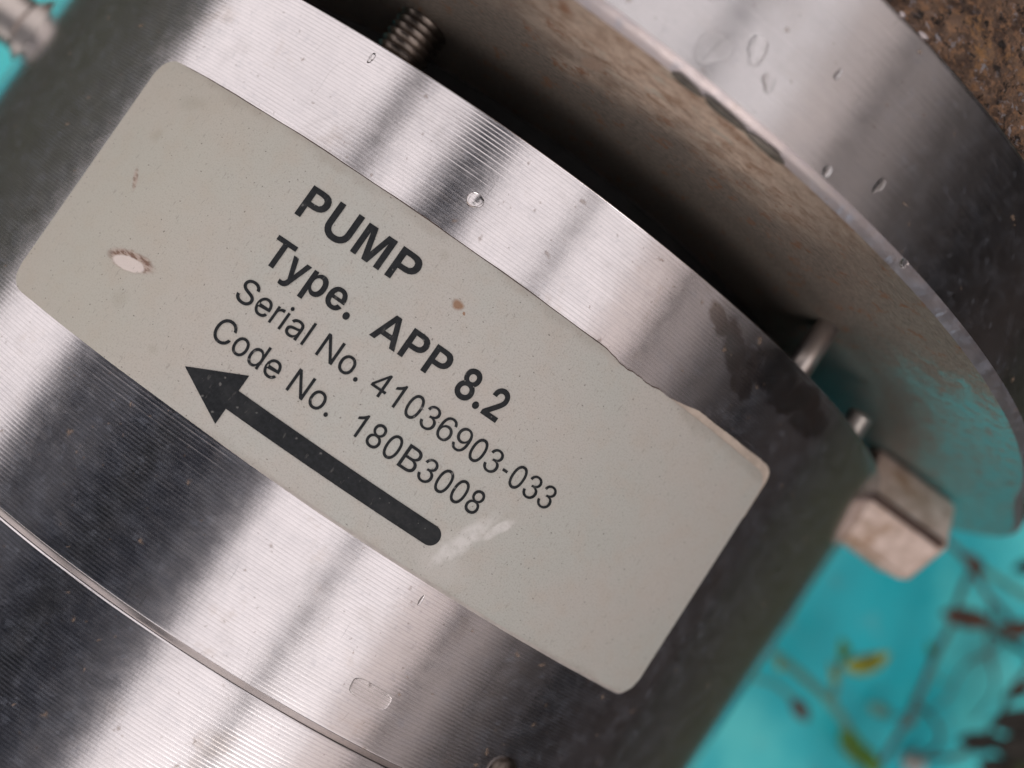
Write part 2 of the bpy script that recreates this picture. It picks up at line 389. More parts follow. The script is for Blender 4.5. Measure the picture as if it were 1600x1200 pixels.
n.put(tr.inputs[0], n.mix(a, (.035, .045, .07), (.11, .125, .17))); M_sheet = n.out(n.mixsh(.8, n.bsdf(Base_Color=(.1, .11, .14), Roughness=.6), tr.outputs[0]))
M_red = plain('red_paint', (.35, .05, .04), .5, 0, .2, 3)
n = NT('grey_translucent'); a = n.noise(n.ob, 1.3, 4, .6)
tr = n.n('ShaderNodeBsdfTranslucent'); n.put(tr.inputs[0], n.mix(a, (.22, .24, .28), (.42, .42, .44)))
M_greysheet = n.out(n.mixsh(.6, n.bsdf(Base_Color=(.2, .2, .21), Roughness=.6), tr.outputs[0]))
M_warm = []
for k, f in enumerate((.82, .60, .42, .20)):
    n = NT('warm_translucent_%s' % 'abcd'[k]); a = n.noise(n.vmul(n.ob, (.15, 1, 1)), 2.2, 4, .6)
    tr = n.n('ShaderNodeBsdfTranslucent'); n.put(tr.inputs[0], n.mix(a, (f * .88, f * .84, f * .82), (f * 1.15, f * 1.11, f * 1.09)))
    M_warm.append(n.out(n.mixsh(.9, n.bsdf(Base_Color=(.2, .18, .17), Roughness=.7), tr.outputs[0])))
M_wood = plain('added_beam_grey', (.07, .07, .072), .7, .0, .3, 8)
M_wall = plain('dark_render', (.08, .062, .052), .9, 0, .45, 1.4)
M_wall2 = plain('pale_render', (.72, .60, .54), .9, 0, .2, 1.0)
M_olive = plain('dark_olive_wall', (.07, .08, .06), .9, 0, .4, 2.0)  # dark olive, for the added low wall

# ------------------------------------------------------------------ the ground and the base
me = from_bm('ground', lambda bm: bmesh.ops.create_grid(bm, x_segments=24, y_segments=24, size=4000))
g = link('ground', me, M_soil, None, False); g.location.z = -2.6 * S; g['kind'] = 'structure'

def plate(bm):
    box(bm, (-2.4, -2.97, -1.5), (3.4, 2.9, -1.35))
    bmesh.ops.bevel(bm, geom=bm.edges[:], offset=.03, segments=2, affect='EDGES')
pl = link('base_plate', from_bm('base_plate', plate), M_turq, None, False)
tag(pl, 'flat turquoise painted base plate lying beneath the steel pump', 'base plate')
for (x, y) in ((-2.1, -2.5), (-2.1, 2.5), (3.1, -2.5), (3.1, 2.5)):
    link('support', from_bm('support', lambda bm: box(bm, (x - .2, y - .2, -2.6), (x + .2, y + .2, -1.5))), M_turq, pl, False)

# ------------------------------------------------------------------ the pump
pump = thing('pump', 'round stainless steel pump body with turned grooves and a printed label', 'pump')
def grooved(x0, x1, R, lead=.0015):
    """profile of a finely turned surface: one shallow ripple per feed of the lathe tool"""
    k = 5; P = [(x0, R - lead)]; x = x0 + lead; P.append((x, R)); i = 0; a0 = 1.0
    while x < x1 - lead:
        if i % k == 0: a0 = .6 + .8 * rng.random()
        f = i / k
        P.append((x, R + .00007 * a0 * math.sin(2 * math.pi * f))); x += PITCH / k; i += 1
    P.append((x1 - lead, R)); P.append((x1, R - lead)); return P
link('front_housing', lathe('front_housing', grooved(XG1, XR, 1.0)), M_housing, pump)
link('rear_housing', lathe('rear_housing', grooved(-.95, XG2, .9985, .0015)), M_rear, pump)
link('parting_groove', lathe('parting_groove', [(XG2 - .001, .9955), (XG2 + .0003, .9915), (XG1 - .0003, .9968), (XG1 + .0003, .9962)]), M_groove, pump)
link('rear_cover', join('rear_cover', [lathe('a', [(-.95, .9955), (-.96, .985), (-1.3, .985), (-1.3, .3), (-1.3, .01)])]), M_rear, pump)
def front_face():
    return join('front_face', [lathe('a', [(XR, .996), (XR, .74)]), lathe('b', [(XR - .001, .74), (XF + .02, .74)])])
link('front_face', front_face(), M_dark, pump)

# the nameplate: three thin layers bent round the body
def sheet(name, s0, s1, top, bot, r_in, r_out, rc=.03, N=280, Mr=14, skew=-.03, rough=0.0):
    ss = np.linspace(s0, s1, N); rows = np.linspace(0, 1, Mr); T = []; B = []
    for s in ss:
        d = min(s - s0, s1 - s); cut = rc - math.sqrt(max(0, rc * rc - (rc - d) ** 2)) if d < rc else 0
        T.append(top(s) - cut + rough * (rng.random() - .5)); B.append(bot(s) + cut + rough * (rng.random() - .5))
    def surf(ts, rs, cols):
        V = np.zeros((len(ts), len(cols), 3)); U = np.zeros((len(ts), len(cols), 2))
        for j, (u, r) in enumerate(zip(ts, rs)):
            for i, k in enumerate(cols):
                x = B[k] + (T[k] - B[k]) * u; q = ss[k] + skew * x
                V[j, i] = cyl(q, x, r); U[j, i] = (q, x)
        return grid_mesh('s', V, len(cols), len(ts), U)
    al = range(N)
    parts = [surf(rows, [r_out] * Mr, al), surf([0, 0], [r_in, r_out], al), surf([1, 1], [r_out, r_in], al)]
    for k in (0, N - 1):                                   # the two short ends
        V = np.array([[cyl(ss[k] + skew * (B[k] + (T[k] - B[k]) * u), B[k] + (T[k] - B[k]) * u, r) for u in rows] for r in (r_in, r_out)])
        parts.append(grid_mesh('s', V, Mr, 2, np.zeros((2, Mr, 2))))
    return join(name, parts)

def ramp(s, a, b): return min(1, max(0, (s - a) / (b - a)))
def top_face(s):
    y = .1885 - .002 * ramp(s, -.3, -.55) + .0022 * ramp(s, .30, .55)
    if .19 < s < .285:                                   # a piece torn out of the upper edge
        y -= .0045 * math.sin(math.pi * ramp(s, .19, .285)) ** .6 * (1 + .3 * math.sin(s * 120) + .12 * math.sin(s * 410 + 1))
    return y + .0002 * math.sin(s * 38) + .0001 * math.sin(s * 117)
def bot_face(s): return -.191 - .005 * ramp(s, 0, .55) + .0001 * math.sin(s * 60)
def top_back(s): return .187 + .0125 * ramp(s, .30, .36) + .005 * ramp(s, .36, .55) + .0004 * math.sin(s * 90)
def bot_back(s): return bot_face(s) - .0045 * ramp(s, -.25, .0)
plate_face = link('nameplate', sheet('nameplate', -.556, .548, top_face, bot_face, 1.0012, 1.0048, rough=.0001), M_label, pump)
plate_face['label'] = 'weathered beige printed label wrapped around the steel body'
link('dark_edge_strip', sheet('dark_edge_strip', -.55, .31, lambda s: top_face(s) + .0019 * ramp(s, -.55, -.50) + .0002 * math.sin(s * 41), lambda s: 0, .9990, 1.0014, rc=.02, Mr=4, rough=.0001), M_darkbrown, plate_face)  # thin dark brown strip showing along the upper label edge
link('torn_backing', sheet('torn_backing', .28, .551, top_back, lambda s: .1, .9990, 1.0036, rc=.022, N=120, Mr=5, rough=.0005), M_backing, plate_face)
link('pale_edge_strip', sheet('pale_edge_strip', -.30, .545, lambda s: -.15, bot_back, .9990, 1.0026, rc=.026, Mr=5, rough=.0003), M_palestrip, plate_face)  # thin pale strip showing along the lower label edge

# printed letters: outlines in em units of a plain grotesque
GL = json.loads(r'''{"-":[0.453,[[[0.337,0.244],[0.337,0.188],[0.114,0.188],[0.114,0.244]]]],".":[0.188,[[[0.095,-0.004],[0.078,-0.001],[0.063,0.009],[0.053,0.024],[0.05,0.041],[0.053,0.059],[0.063,0.073],[0.078,0.083],[0.095,0.087],[0.113,0.083],[0.128,0.073],[0.138,0.059],[0.141,0.041],[0.138,0.024],[0.128,0.009],[0.113,-0.001]]]],"0":[0.453,[[[0.227,-0.007],[0.174,0.001],[0.13,0.024],[0.095,0.062],[0.069,0.113],[0.057,0.155],[0.05,0.202],[0.048,0.254],[0.05,0.306],[0.057,0.353],[0.069,0.395],[0.095,0.447],[0.13,0.484],[0.174,0.508],[0.227,0.516],[0.279,0.508],[0.323,0.484],[0.358,0.447],[0.384,0.395],[0.396,0.353],[0.403,0.306],[0.405,0.254],[0.403,0.202],[0.396,0.155],[0.384,0.113],[0.359,0.062],[0.323,0.024],[0.279,0.001]],[[0.227,0.05],[0.261,0.056],[0.29,0.074],[0.313,0.103],[0.33,0.144],[0.34,0.194],[0.344,0.254],[0.34,0.314],[0.33,0.365],[0.313,0.405],[0.29,0.435],[0.261,0.453],[0.227,0.46],[0.192,0.453],[0.163,0.435],[0.14,0.405],[0.123,0.365],[0.113,0.314],[0.109,0.254],[0.113,0.194],[0.123,0.144],[0.14,0.103],[0.163,0.074],[0.192,0.056]]]],"1":[0.453,[[[0.076,0.0],[0.076,0.055],[0.391,0.055],[0.391,0.0]],[[0.276,0.509],[0.276,0.0],[0.212,0.0],[0.212,0.448],[0.209,0.448],[0.086,0.358],[0.086,0.427],[0.198,0.509]]]],"2":[0.453,[[[0.064,0.0],[0.064,0.047],[0.234,0.229],[0.282,0.282],[0.299,0.305],[0.311,0.327],[0.318,0.348],[0.32,0.371],[0.317,0.397],[0.308,0.419],[0.293,0.436],[0.273,0.449],[0.25,0.457],[0.224,0.46],[0.196,0.457],[0.172,0.447],[0.153,0.433],[0.139,0.413],[0.13,0.39],[0.127,0.362],[0.066,0.362],[0.071,0.405],[0.086,0.442],[0.111,0.473],[0.143,0.496],[0.182,0.511],[0.225,0.516],[0.268,0.511],[0.306,0.497],[0.337,0.474],[0.361,0.445],[0.376,0.411],[0.381,0.372],[0.378,0.345],[0.371,0.318],[0.357,0.29],[0.336,0.259],[0.306,0.223],[0.267,0.18],[0.153,0.06],[0.153,0.057],[0.389,0.057],[0.389,0.0]]]],"3":[0.453,[[[0.218,-0.007],[0.173,-0.003],[0.133,0.01],[0.098,0.03],[0.07,0.057],[0.052,0.091],[0.044,0.132],[0.109,0.132],[0.115,0.107],[0.126,0.087],[0.144,0.071],[0.165,0.059],[0.191,0.052],[0.219,0.05],[0.248,0.053],[0.275,0.061],[0.297,0.074],[0.315,0.093],[0.325,0.116],[0.329,0.145],[0.326,0.172],[0.316,0.196],[0.299,0.217],[0.275,0.234],[0.242,0.244],[0.201,0.248],[0.157,0.248],[0.157,0.299],[0.288,0.448],[0.288,0.452],[0.07,0.452],[0.07,0.509],[0.372,0.509],[0.372,0.461],[0.211,0.278],[0.211,0.289],[0.264,0.288],[0.308,0.276],[0.344,0.253],[0.371,0.222],[0.387,0.186],[0.393,0.145],[0.387,0.103],[0.37,0.066],[0.344,0.036],[0.309,0.012],[0.266,-0.002]]]],"4":[0.453,[[[0.04,0.105],[0.04,0.158],[0.247,0.509],[0.311,0.509],[0.109,0.166],[0.109,0.163],[0.413,0.163],[0.413,0.105]],[[0.282,0.0],[0.282,0.121],[0.282,0.146],[0.282,0.318],[0.343,0.318],[0.343,0.0]]]],"6":[0.453,[[[0.226,-0.007],[0.182,-0.001],[0.142,0.015],[0.109,0.04],[0.084,0.074],[0.069,0.115],[0.064,0.162],[0.068,0.199],[0.08,0.239],[0.102,0.285],[0.137,0.34],[0.252,0.509],[0.322,0.509],[0.151,0.261],[0.145,0.261],[0.165,0.288],[0.196,0.307],[0.214,0.312],[0.235,0.314],[0.278,0.309],[0.316,0.295],[0.346,0.271],[0.37,0.24],[0.384,0.201],[0.389,0.157],[0.384,0.112],[0.368,0.073],[0.343,0.039],[0.31,0.014],[0.271,-0.002]],[[0.226,0.048],[0.254,0.052],[0.279,0.063],[0.299,0.079],[0.314,0.101],[0.324,0.128],[0.327,0.157],[0.324,0.187],[0.314,0.213],[0.299,0.235],[0.279,0.251],[0.254,0.262],[0.226,0.265],[0.198,0.262],[0.174,0.252],[0.153,0.235],[0.138,0.214],[0.128,0.188],[0.125,0.158],[0.128,0.128],[0.138,0.102],[0.153,0.079],[0.174,0.063],[0.198,0.052]]]],"8":[0.453,[[[0.226,-0.007],[0.178,-0.002],[0.136,0.011],[0.101,0.033],[0.074,0.062],[0.057,0.096],[0.052,0.135],[0.055,0.166],[0.065,0.195],[0.081,0.22],[0.101,0.241],[0.125,0.256],[0.153,0.265],[0.153,0.267],[0.119,0.282],[0.093,0.308],[0.076,0.342],[0.07,0.38],[0.075,0.417],[0.09,0.45],[0.114,0.477],[0.146,0.498],[0.184,0.511],[0.226,0.516],[0.269,0.511],[0.306,0.498],[0.337,0.477],[0.361,0.45],[0.377,0.417],[0.382,0.38],[0.376,0.342],[0.359,0.308],[0.333,0.282],[0.3,0.267],[0.3,0.265],[0.327,0.256],[0.351,0.241],[0.372,0.22],[0.387,0.195],[0.397,0.166],[0.401,0.135],[0.395,0.096],[0.378,0.062],[0.352,0.033],[0.317,0.011],[0.275,-0.002]],[[0.226,0.049],[0.258,0.052],[0.285,0.06],[0.307,0.074],[0.323,0.091],[0.333,0.113],[0.337,0.139],[0.333,0.165],[0.322,0.189],[0.305,0.208],[0.283,0.223],[0.256,0.232],[0.226,0.235],[0.196,0.232],[0.169,0.223],[0.147,0.208],[0.13,0.189],[0.119,0.165],[0.115,0.139],[0.119,0.113],[0.129,0.091],[0.145,0.074],[0.167,0.06],[0.195,0.052]],[[0.226,0.29],[0.252,0.292],[0.274,0.3],[0.293,0.313],[0.307,0.33],[0.316,0.351],[0.319,0.376],[0.316,0.399],[0.308,0.42],[0.294,0.437],[0.275,0.449],[0.252,0.457],[0.226,0.46],[0.2,0.457],[0.177,0.449],[0.159,0.437],[0.145,0.42],[0.136,0.399],[0.133,0.376],[0.136,0.351],[0.145,0.33],[0.159,0.313],[0.178,0.3],[0.201,0.292]]]],"9":[0.453,[[[0.226,0.516],[0.271,0.51],[0.31,0.494],[0.343,0.468],[0.368,0.434],[0.384,0.393],[0.389,0.347],[0.385,0.309],[0.373,0.27],[0.35,0.224],[0.315,0.168],[0.2,0.0],[0.13,0.0],[0.301,0.248],[0.307,0.248],[0.287,0.221],[0.257,0.202],[0.238,0.196],[0.218,0.195],[0.175,0.199],[0.137,0.214],[0.106,0.237],[0.083,0.269],[0.068,0.307],[0.064,0.352],[0.069,0.397],[0.085,0.436],[0.11,0.469],[0.143,0.494],[0.182,0.51]],[[0.226,0.46],[0.199,0.457],[0.174,0.446],[0.154,0.429],[0.138,0.407],[0.129,0.381],[0.125,0.352],[0.129,0.322],[0.138,0.295],[0.154,0.274],[0.174,0.257],[0.199,0.247],[0.226,0.243],[0.254,0.247],[0.279,0.257],[0.299,0.273],[0.314,0.295],[0.324,0.321],[0.327,0.35],[0.324,0.381],[0.314,0.407],[0.299,0.429],[0.279,0.446],[0.254,0.457]]]],"A":[0.48,[[[0.016,0.0],[0.201,0.509],[0.276,0.509],[0.463,0.0],[0.395,0.0],[0.287,0.302],[0.264,0.372],[0.232,0.478],[0.245,0.478],[0.213,0.371],[0.191,0.302],[0.085,0.0]],[[0.11,0.142],[0.11,0.199],[0.37,0.199],[0.37,0.142]]]],"B":[0.456,[[[0.06,0.0],[0.06,0.509],[0.241,0.509],[0.289,0.504],[0.329,0.491],[0.359,0.469],[0.381,0.442],[0.394,0.41],[0.398,0.374],[0.395,0.344],[0.387,0.32],[0.373,0.301],[0.356,0.286],[0.336,0.275],[0.315,0.267],[0.315,0.262],[0.339,0.257],[0.363,0.245],[0.385,0.227],[0.402,0.203],[0.414,0.173],[0.418,0.136],[0.413,0.1],[0.4,0.067],[0.377,0.039],[0.344,0.018],[0.301,0.004],[0.247,0.0]],[[0.125,0.057],[0.245,0.057],[0.296,0.063],[0.33,0.08],[0.349,0.105],[0.355,0.137],[0.352,0.161],[0.342,0.184],[0.327,0.203],[0.306,0.218],[0.279,0.228],[0.248,0.231],[0.125,0.231]],[[0.125,0.285],[0.238,0.285],[0.265,0.288],[0.288,0.296],[0.308,0.309],[0.323,0.326],[0.333,0.348],[0.336,0.372],[0.33,0.403],[0.313,0.429],[0.283,0.446],[0.24,0.452],[0.125,0.452]]]],"C":[0.51,[[[0.267,-0.007],[0.225,-0.003],[0.186,0.007],[0.15,0.025],[0.119,0.049],[0.092,0.079],[0.07,0.115],[0.053,0.157],[0.044,0.203],[0.04,0.254],[0.044,0.305],[0.053,0.352],[0.07,0.393],[0.092,0.429],[0.119,0.459],[0.15,0.484],[0.186,0.501],[0.225,0.512],[0.267,0.516],[0.305,0.513],[0.34,0.504],[0.373,0.49],[0.402,0.471],[0.427,0.447],[0.448,0.418],[0.463,0.385],[0.473,0.348],[0.408,0.348],[0.401,0.373],[0.389,0.395],[0.375,0.413],[0.357,0.428],[0.337,0.44],[0.315,0.449],[0.292,0.454],[0.267,0.456],[0.223,0.45],[0.184,0.432],[0.15,0.403],[0.125,0.364],[0.109,0.314],[0.103,0.254],[0.109,0.194],[0.125,0.145],[0.151,0.105],[0.184,0.076],[0.223,0.059],[0.267,0.053],[0.292,0.055],[0.315,0.06],[0.337,0.069],[0.357,0.081],[0.375,0.096],[0.389,0.114],[0.401,0.136],[0.408,0.16],[0.473,0.16],[0.463,0.124],[0.448,0.091],[0.428,0.062],[0.402,0.038],[0.373,0.019],[0.341,0.005],[0.305,-0.004]]]],"M":[0.628,[[[0.06,0.0],[0.06,0.509],[0.152,0.509],[0.277,0.187],[0.287,0.159],[0.299,0.123],[0.311,0.084],[0.322,0.049],[0.307,0.049],[0.318,0.083],[0.33,0.121],[0.342,0.158],[0.352,0.187],[0.476,0.509],[0.568,0.509],[0.568,0.0],[0.504,0.0],[0.504,0.291],[0.504,0.327],[0.505,0.369],[0.506,0.413],[0.507,0.457],[0.513,0.457],[0.498,0.409],[0.482,0.363],[0.467,0.322],[0.456,0.291],[0.342,0.0],[0.286,0.0],[0.17,0.291],[0.159,0.321],[0.145,0.361],[0.129,0.408],[0.112,0.457],[0.119,0.457],[0.12,0.416],[0.121,0.372],[0.122,0.328],[0.122,0.291],[0.122,0.0]]]],"N":[0.523,[[[0.06,0.0],[0.06,0.509],[0.136,0.509],[0.343,0.183],[0.363,0.151],[0.388,0.107],[0.414,0.055],[0.405,0.054],[0.401,0.108],[0.399,0.157],[0.399,0.195],[0.399,0.509],[0.463,0.509],[0.463,0.0],[0.387,0.0],[0.202,0.29],[0.177,0.331],[0.148,0.381],[0.108,0.452],[0.119,0.454],[0.122,0.384],[0.124,0.328],[0.125,0.291],[0.125,0.0]]]],"P":[0.445,[[[0.06,0.0],[0.06,0.509],[0.235,0.509],[0.289,0.503],[0.332,0.487],[0.366,0.462],[0.39,0.43],[0.404,0.391],[0.409,0.348],[0.404,0.304],[0.39,0.265],[0.366,0.233],[0.332,0.207],[0.289,0.191],[0.235,0.186],[0.109,0.186],[0.109,0.242],[0.233,0.242],[0.269,0.246],[0.297,0.256],[0.318,0.272],[0.333,0.294],[0.342,0.319],[0.344,0.348],[0.342,0.376],[0.333,0.402],[0.318,0.423],[0.297,0.439],[0.268,0.449],[0.232,0.452],[0.125,0.452],[0.125,0.0]]]],"S":[0.447,[[[0.224,-0.009],[0.172,-0.004],[0.128,0.009],[0.091,0.031],[0.064,0.06],[0.046,0.096],[0.038,0.137],[0.104,0.137],[0.11,0.11],[0.123,0.088],[0.142,0.071],[0.166,0.059],[0.194,0.052],[0.224,0.049],[0.257,0.052],[0.286,0.06],[0.311,0.074],[0.329,0.092],[0.341,0.114],[0.346,0.139],[0.342,0.161],[0.332,0.179],[0.316,0.193],[0.296,0.205],[0.245,0.222],[0.184,0.239],[0.128,0.26],[0.086,0.289],[0.06,0.326],[0.052,0.372],[0.058,0.413],[0.075,0.448],[0.102,0.476],[0.138,0.498],[0.18,0.511],[0.227,0.516],[0.275,0.511],[0.316,0.498],[0.351,0.476],[0.377,0.449],[0.394,0.415],[0.401,0.378],[0.337,0.378],[0.326,0.412],[0.302,0.437],[0.267,0.453],[0.225,0.459],[0.194,0.456],[0.167,0.448],[0.145,0.435],[0.129,0.418],[0.118,0.398],[0.115,0.376],[0.119,0.352],[0.131,0.334],[0.148,0.319],[0.169,0.308],[0.212,0.293],[0.264,0.279],[0.312,0.264],[0.336,0.252],[0.359,0.238],[0.379,0.22],[0.395,0.198],[0.405,0.171],[0.408,0.139],[0.403,0.099],[0.386,0.064],[0.36,0.034],[0.323,0.011],[0.278,-0.004]]]],"T":[0.449,[[[0.032,0.452],[0.032,0.509],[0.417,0.509],[0.417,0.452],[0.257,0.452],[0.257,0.0],[0.193,0.0],[0.193,0.452]]]],"U":[0.517,[[[0.259,-0.008],[0.203,-0.002],[0.154,0.015],[0.114,0.043],[0.085,0.08],[0.066,0.124],[0.06,0.173],[0.06,0.509],[0.124,0.509],[0.124,0.178],[0.128,0.144],[0.141,0.113],[0.16,0.087],[0.187,0.068],[0.22,0.056],[0.259,0.052],[0.298,0.056],[0.331,0.068],[0.357,0.087],[0.377,0.113],[0.389,0.144],[0.393,0.178],[0.393,0.509],[0.457,0.509],[0.457,0.173],[0.451,0.124],[0.433,0.08],[0.403,0.043],[0.363,0.015],[0.315,-0.002]]]],"a":[0.389,[[[0.16,-0.009],[0.126,-0.005],[0.094,0.005],[0.068,0.022],[0.048,0.045],[0.035,0.073],[0.03,0.108],[0.034,0.138],[0.043,0.161],[0.058,0.179],[0.078,0.193],[0.1,0.203],[0.125,0.211],[0.178,0.22],[0.234,0.227],[0.265,0.235],[0.276,0.255],[0.276,0.257],[0.273,0.279],[0.267,0.297],[0.256,0.311],[0.24,0.322],[0.22,0.329],[0.196,0.331],[0.171,0.329],[0.149,0.322],[0.118,0.301],[0.1,0.274],[0.041,0.291],[0.057,0.322],[0.079,0.346],[0.104,0.364],[0.133,0.375],[0.163,0.382],[0.194,0.384],[0.239,0.379],[0.263,0.372],[0.286,0.36],[0.306,0.343],[0.322,0.32],[0.333,0.29],[0.337,0.251],[0.337,0.0],[0.277,0.0],[0.277,0.052],[0.272,0.052],[0.252,0.025],[0.236,0.012],[0.215,0.001],[0.19,-0.006]],[[0.17,0.045],[0.202,0.049],[0.228,0.059],[0.248,0.074],[0.263,0.093],[0.272,0.115],[0.276,0.138],[0.276,0.19],[0.259,0.182],[0.231,0.176],[0.2,0.171],[0.175,0.168],[0.134,0.159],[0.117,0.15],[0.103,0.139],[0.095,0.124],[0.092,0.105],[0.094,0.087],[0.102,0.072],[0.114,0.061],[0.13,0.052],[0.149,0.047]]]],"d":[0.424,[[[0.195,-0.008],[0.151,-0.002],[0.111,0.016],[0.079,0.045],[0.055,0.084],[0.039,0.133],[0.034,0.189],[0.039,0.245],[0.055,0.293],[0.079,0.332],[0.112,0.361],[0.151,0.378],[0.196,0.384],[0.228,0.381],[0.253,0.373],[0.272,0.36],[0.287,0.346],[0.306,0.319],[0.311,0.319],[0.311,0.509],[0.372,0.509],[0.372,0.0],[0.313,0.0],[0.313,0.059],[0.307,0.059],[0.287,0.031],[0.272,0.017],[0.252,0.004],[0.227,-0.005]],[[0.205,0.047],[0.236,0.051],[0.263,0.065],[0.284,0.086],[0.299,0.115],[0.309,0.15],[0.312,0.189],[0.309,0.229],[0.3,0.263],[0.284,0.291],[0.263,0.312],[0.237,0.325],[0.205,0.33],[0.172,0.325],[0.145,0.311],[0.124,0.29],[0.108,0.261],[0.099,0.227],[0.096,0.189],[0.099,0.151],[0.109,0.117],[0.124,0.088],[0.145,0.066],[0.172,0.051]]]],"e":[0.404,[[[0.212,-0.008],[0.161,-0.002],[0.117,0.016],[0.082,0.046],[0.056,0.085],[0.04,0.132],[0.034,0.187],[0.039,0.242],[0.055,0.29],[0.081,0.329],[0.115,0.359],[0.157,0.378],[0.205,0.384],[0.236,0.382],[0.266,0.374],[0.294,0.361],[0.319,0.341],[0.341,0.315],[0.357,0.282],[0.368,0.242],[0.371,0.194],[0.371,0.169],[0.075,0.169],[0.075,0.221],[0.338,0.221],[0.31,0.202],[0.307,0.237],[0.298,0.269],[0.283,0.294],[0.263,0.314],[0.237,0.326],[0.205,0.33],[0.173,0.326],[0.146,0.313],[0.125,0.294],[0.109,0.27],[0.099,0.241],[0.096,0.211],[0.096,0.178],[0.1,0.139],[0.11,0.106],[0.128,0.08],[0.151,0.061],[0.179,0.05],[0.212,0.046],[0.234,0.048],[0.254,0.053],[0.271,0.061],[0.285,0.073],[0.297,0.088],[0.306,0.105],[0.365,0.091],[0.353,0.063],[0.335,0.039],[0.311,0.019],[0.283,0.004],[0.249,-0.005]]]],"i":[0.167,[[[0.053,0.0],[0.053,0.379],[0.114,0.379],[0.114,0.0]],[[0.084,0.443],[0.067,0.446],[0.054,0.455],[0.044,0.468],[0.041,0.483],[0.044,0.499],[0.054,0.512],[0.067,0.521],[0.084,0.524],[0.1,0.521],[0.114,0.512],[0.123,0.499],[0.126,0.483],[0.123,0.468],[0.114,0.455],[0.1,0.446]]]],"l":[0.189,[[[0.139,-0.002],[0.101,0.003],[0.074,0.02],[0.058,0.047],[0.053,0.084],[0.053,0.509],[0.114,0.509],[0.114,0.099],[0.115,0.077],[0.12,0.062],[0.13,0.054],[0.146,0.052],[0.16,0.053],[0.17,0.054],[0.181,0.003],[0.162,-0.001]]]],"o":[0.415,[[[0.207,-0.008],[0.159,-0.002],[0.117,0.016],[0.082,0.046],[0.056,0.085],[0.04,0.133],[0.034,0.187],[0.04,0.243],[0.056,0.291],[0.082,0.33],[0.117,0.36],[0.159,0.378],[0.207,0.384],[0.256,0.378],[0.299,0.36],[0.333,0.33],[0.359,0.291],[0.376,0.243],[0.381,0.187],[0.376,0.133],[0.359,0.085],[0.333,0.046],[0.299,0.016],[0.256,-0.002]],[[0.207,0.046],[0.242,0.051],[0.27,0.066],[0.292,0.089],[0.307,0.117],[0.316,0.151],[0.319,0.187],[0.316,0.224],[0.307,0.258],[0.292,0.287],[0.27,0.31],[0.242,0.325],[0.207,0.33],[0.173,0.325],[0.145,0.31],[0.124,0.287],[0.108,0.258],[0.099,0.224],[0.096,0.187],[0.099,0.151],[0.108,0.117],[0.124,0.089],[0.145,0.066],[0.173,0.051]]]],"p":[0.424,[[[0.053,-0.143],[0.053,0.379],[0.112,0.379],[0.112,0.319],[0.118,0.319],[0.137,0.346],[0.152,0.36],[0.171,0.373],[0.197,0.381],[0.229,0.384],[0.274,0.378],[0.313,0.361],[0.345,0.332],[0.37,0.293],[0.385,0.245],[0.39,0.189],[0.385,0.133],[0.37,0.084],[0.346,0.045],[0.313,0.016],[0.274,-0.002],[0.229,-0.008],[0.198,-0.005],[0.173,0.004],[0.153,0.017],[0.138,0.031],[0.118,0.059],[0.114,0.059],[0.114,-0.143]],[[0.22,0.047],[0.253,0.051],[0.279,0.066],[0.301,0.088],[0.316,0.117],[0.325,0.151],[0.328,0.189],[0.325,0.227],[0.316,0.261],[0.301,0.29],[0.28,0.311],[0.253,0.325],[0.22,0.33],[0.188,0.325],[0.161,0.312],[0.14,0.291],[0.125,0.263],[0.116,0.229],[0.113,0.189],[0.116,0.15],[0.125,0.115],[0.14,0.086],[0.162,0.065],[0.188,0.051]]]],"r":[0.259,[[[0.053,0.0],[0.053,0.379],[0.112,0.379],[0.112,0.321],[0.115,0.321],[0.13,0.347],[0.152,0.367],[0.181,0.38],[0.213,0.385],[0.229,0.384],[0.243,0.384],[0.243,0.322],[0.23,0.324],[0.207,0.326],[0.182,0.323],[0.159,0.315],[0.14,0.301],[0.126,0.284],[0.117,0.262],[0.114,0.237],[0.114,0.0]]]],"y":[0.389,[[[0.047,-0.139],[0.061,-0.086],[0.071,-0.087],[0.104,-0.089],[0.118,-0.084],[0.13,-0.074],[0.141,-0.058],[0.151,-0.036],[0.163,-0.001],[0.017,0.379],[0.084,0.379],[0.165,0.155],[0.187,0.087],[0.206,0.021],[0.184,0.021],[0.202,0.087],[0.224,0.155],[0.305,0.379],[0.371,0.379],[0.204,-0.058],[0.191,-0.085],[0.177,-0.107],[0.159,-0.124],[0.139,-0.136],[0.117,-0.143],[0.091,-0.145],[0.065,-0.143]]]]}''')
ADV = {' ': .278, '.': .278, '-': .333, 'S': .667, 'e': .556, 'r': .333, 'i': .222, 'a': .556, 'l': .222, 'N': .722, 'o': .556, 'C': .722, 'd': .556, 'B': .667, 'P': .667, 'U': .722, 'M': .833, 'T': .611, 'y': .556, 'p': .556, 'A': .667}
ADVB = dict(ADV, p=.611, A=.722)
GL['l'] = [.167, [[[.053, 0], [.115, 0], [.115, .509], [.053, .509]]]]
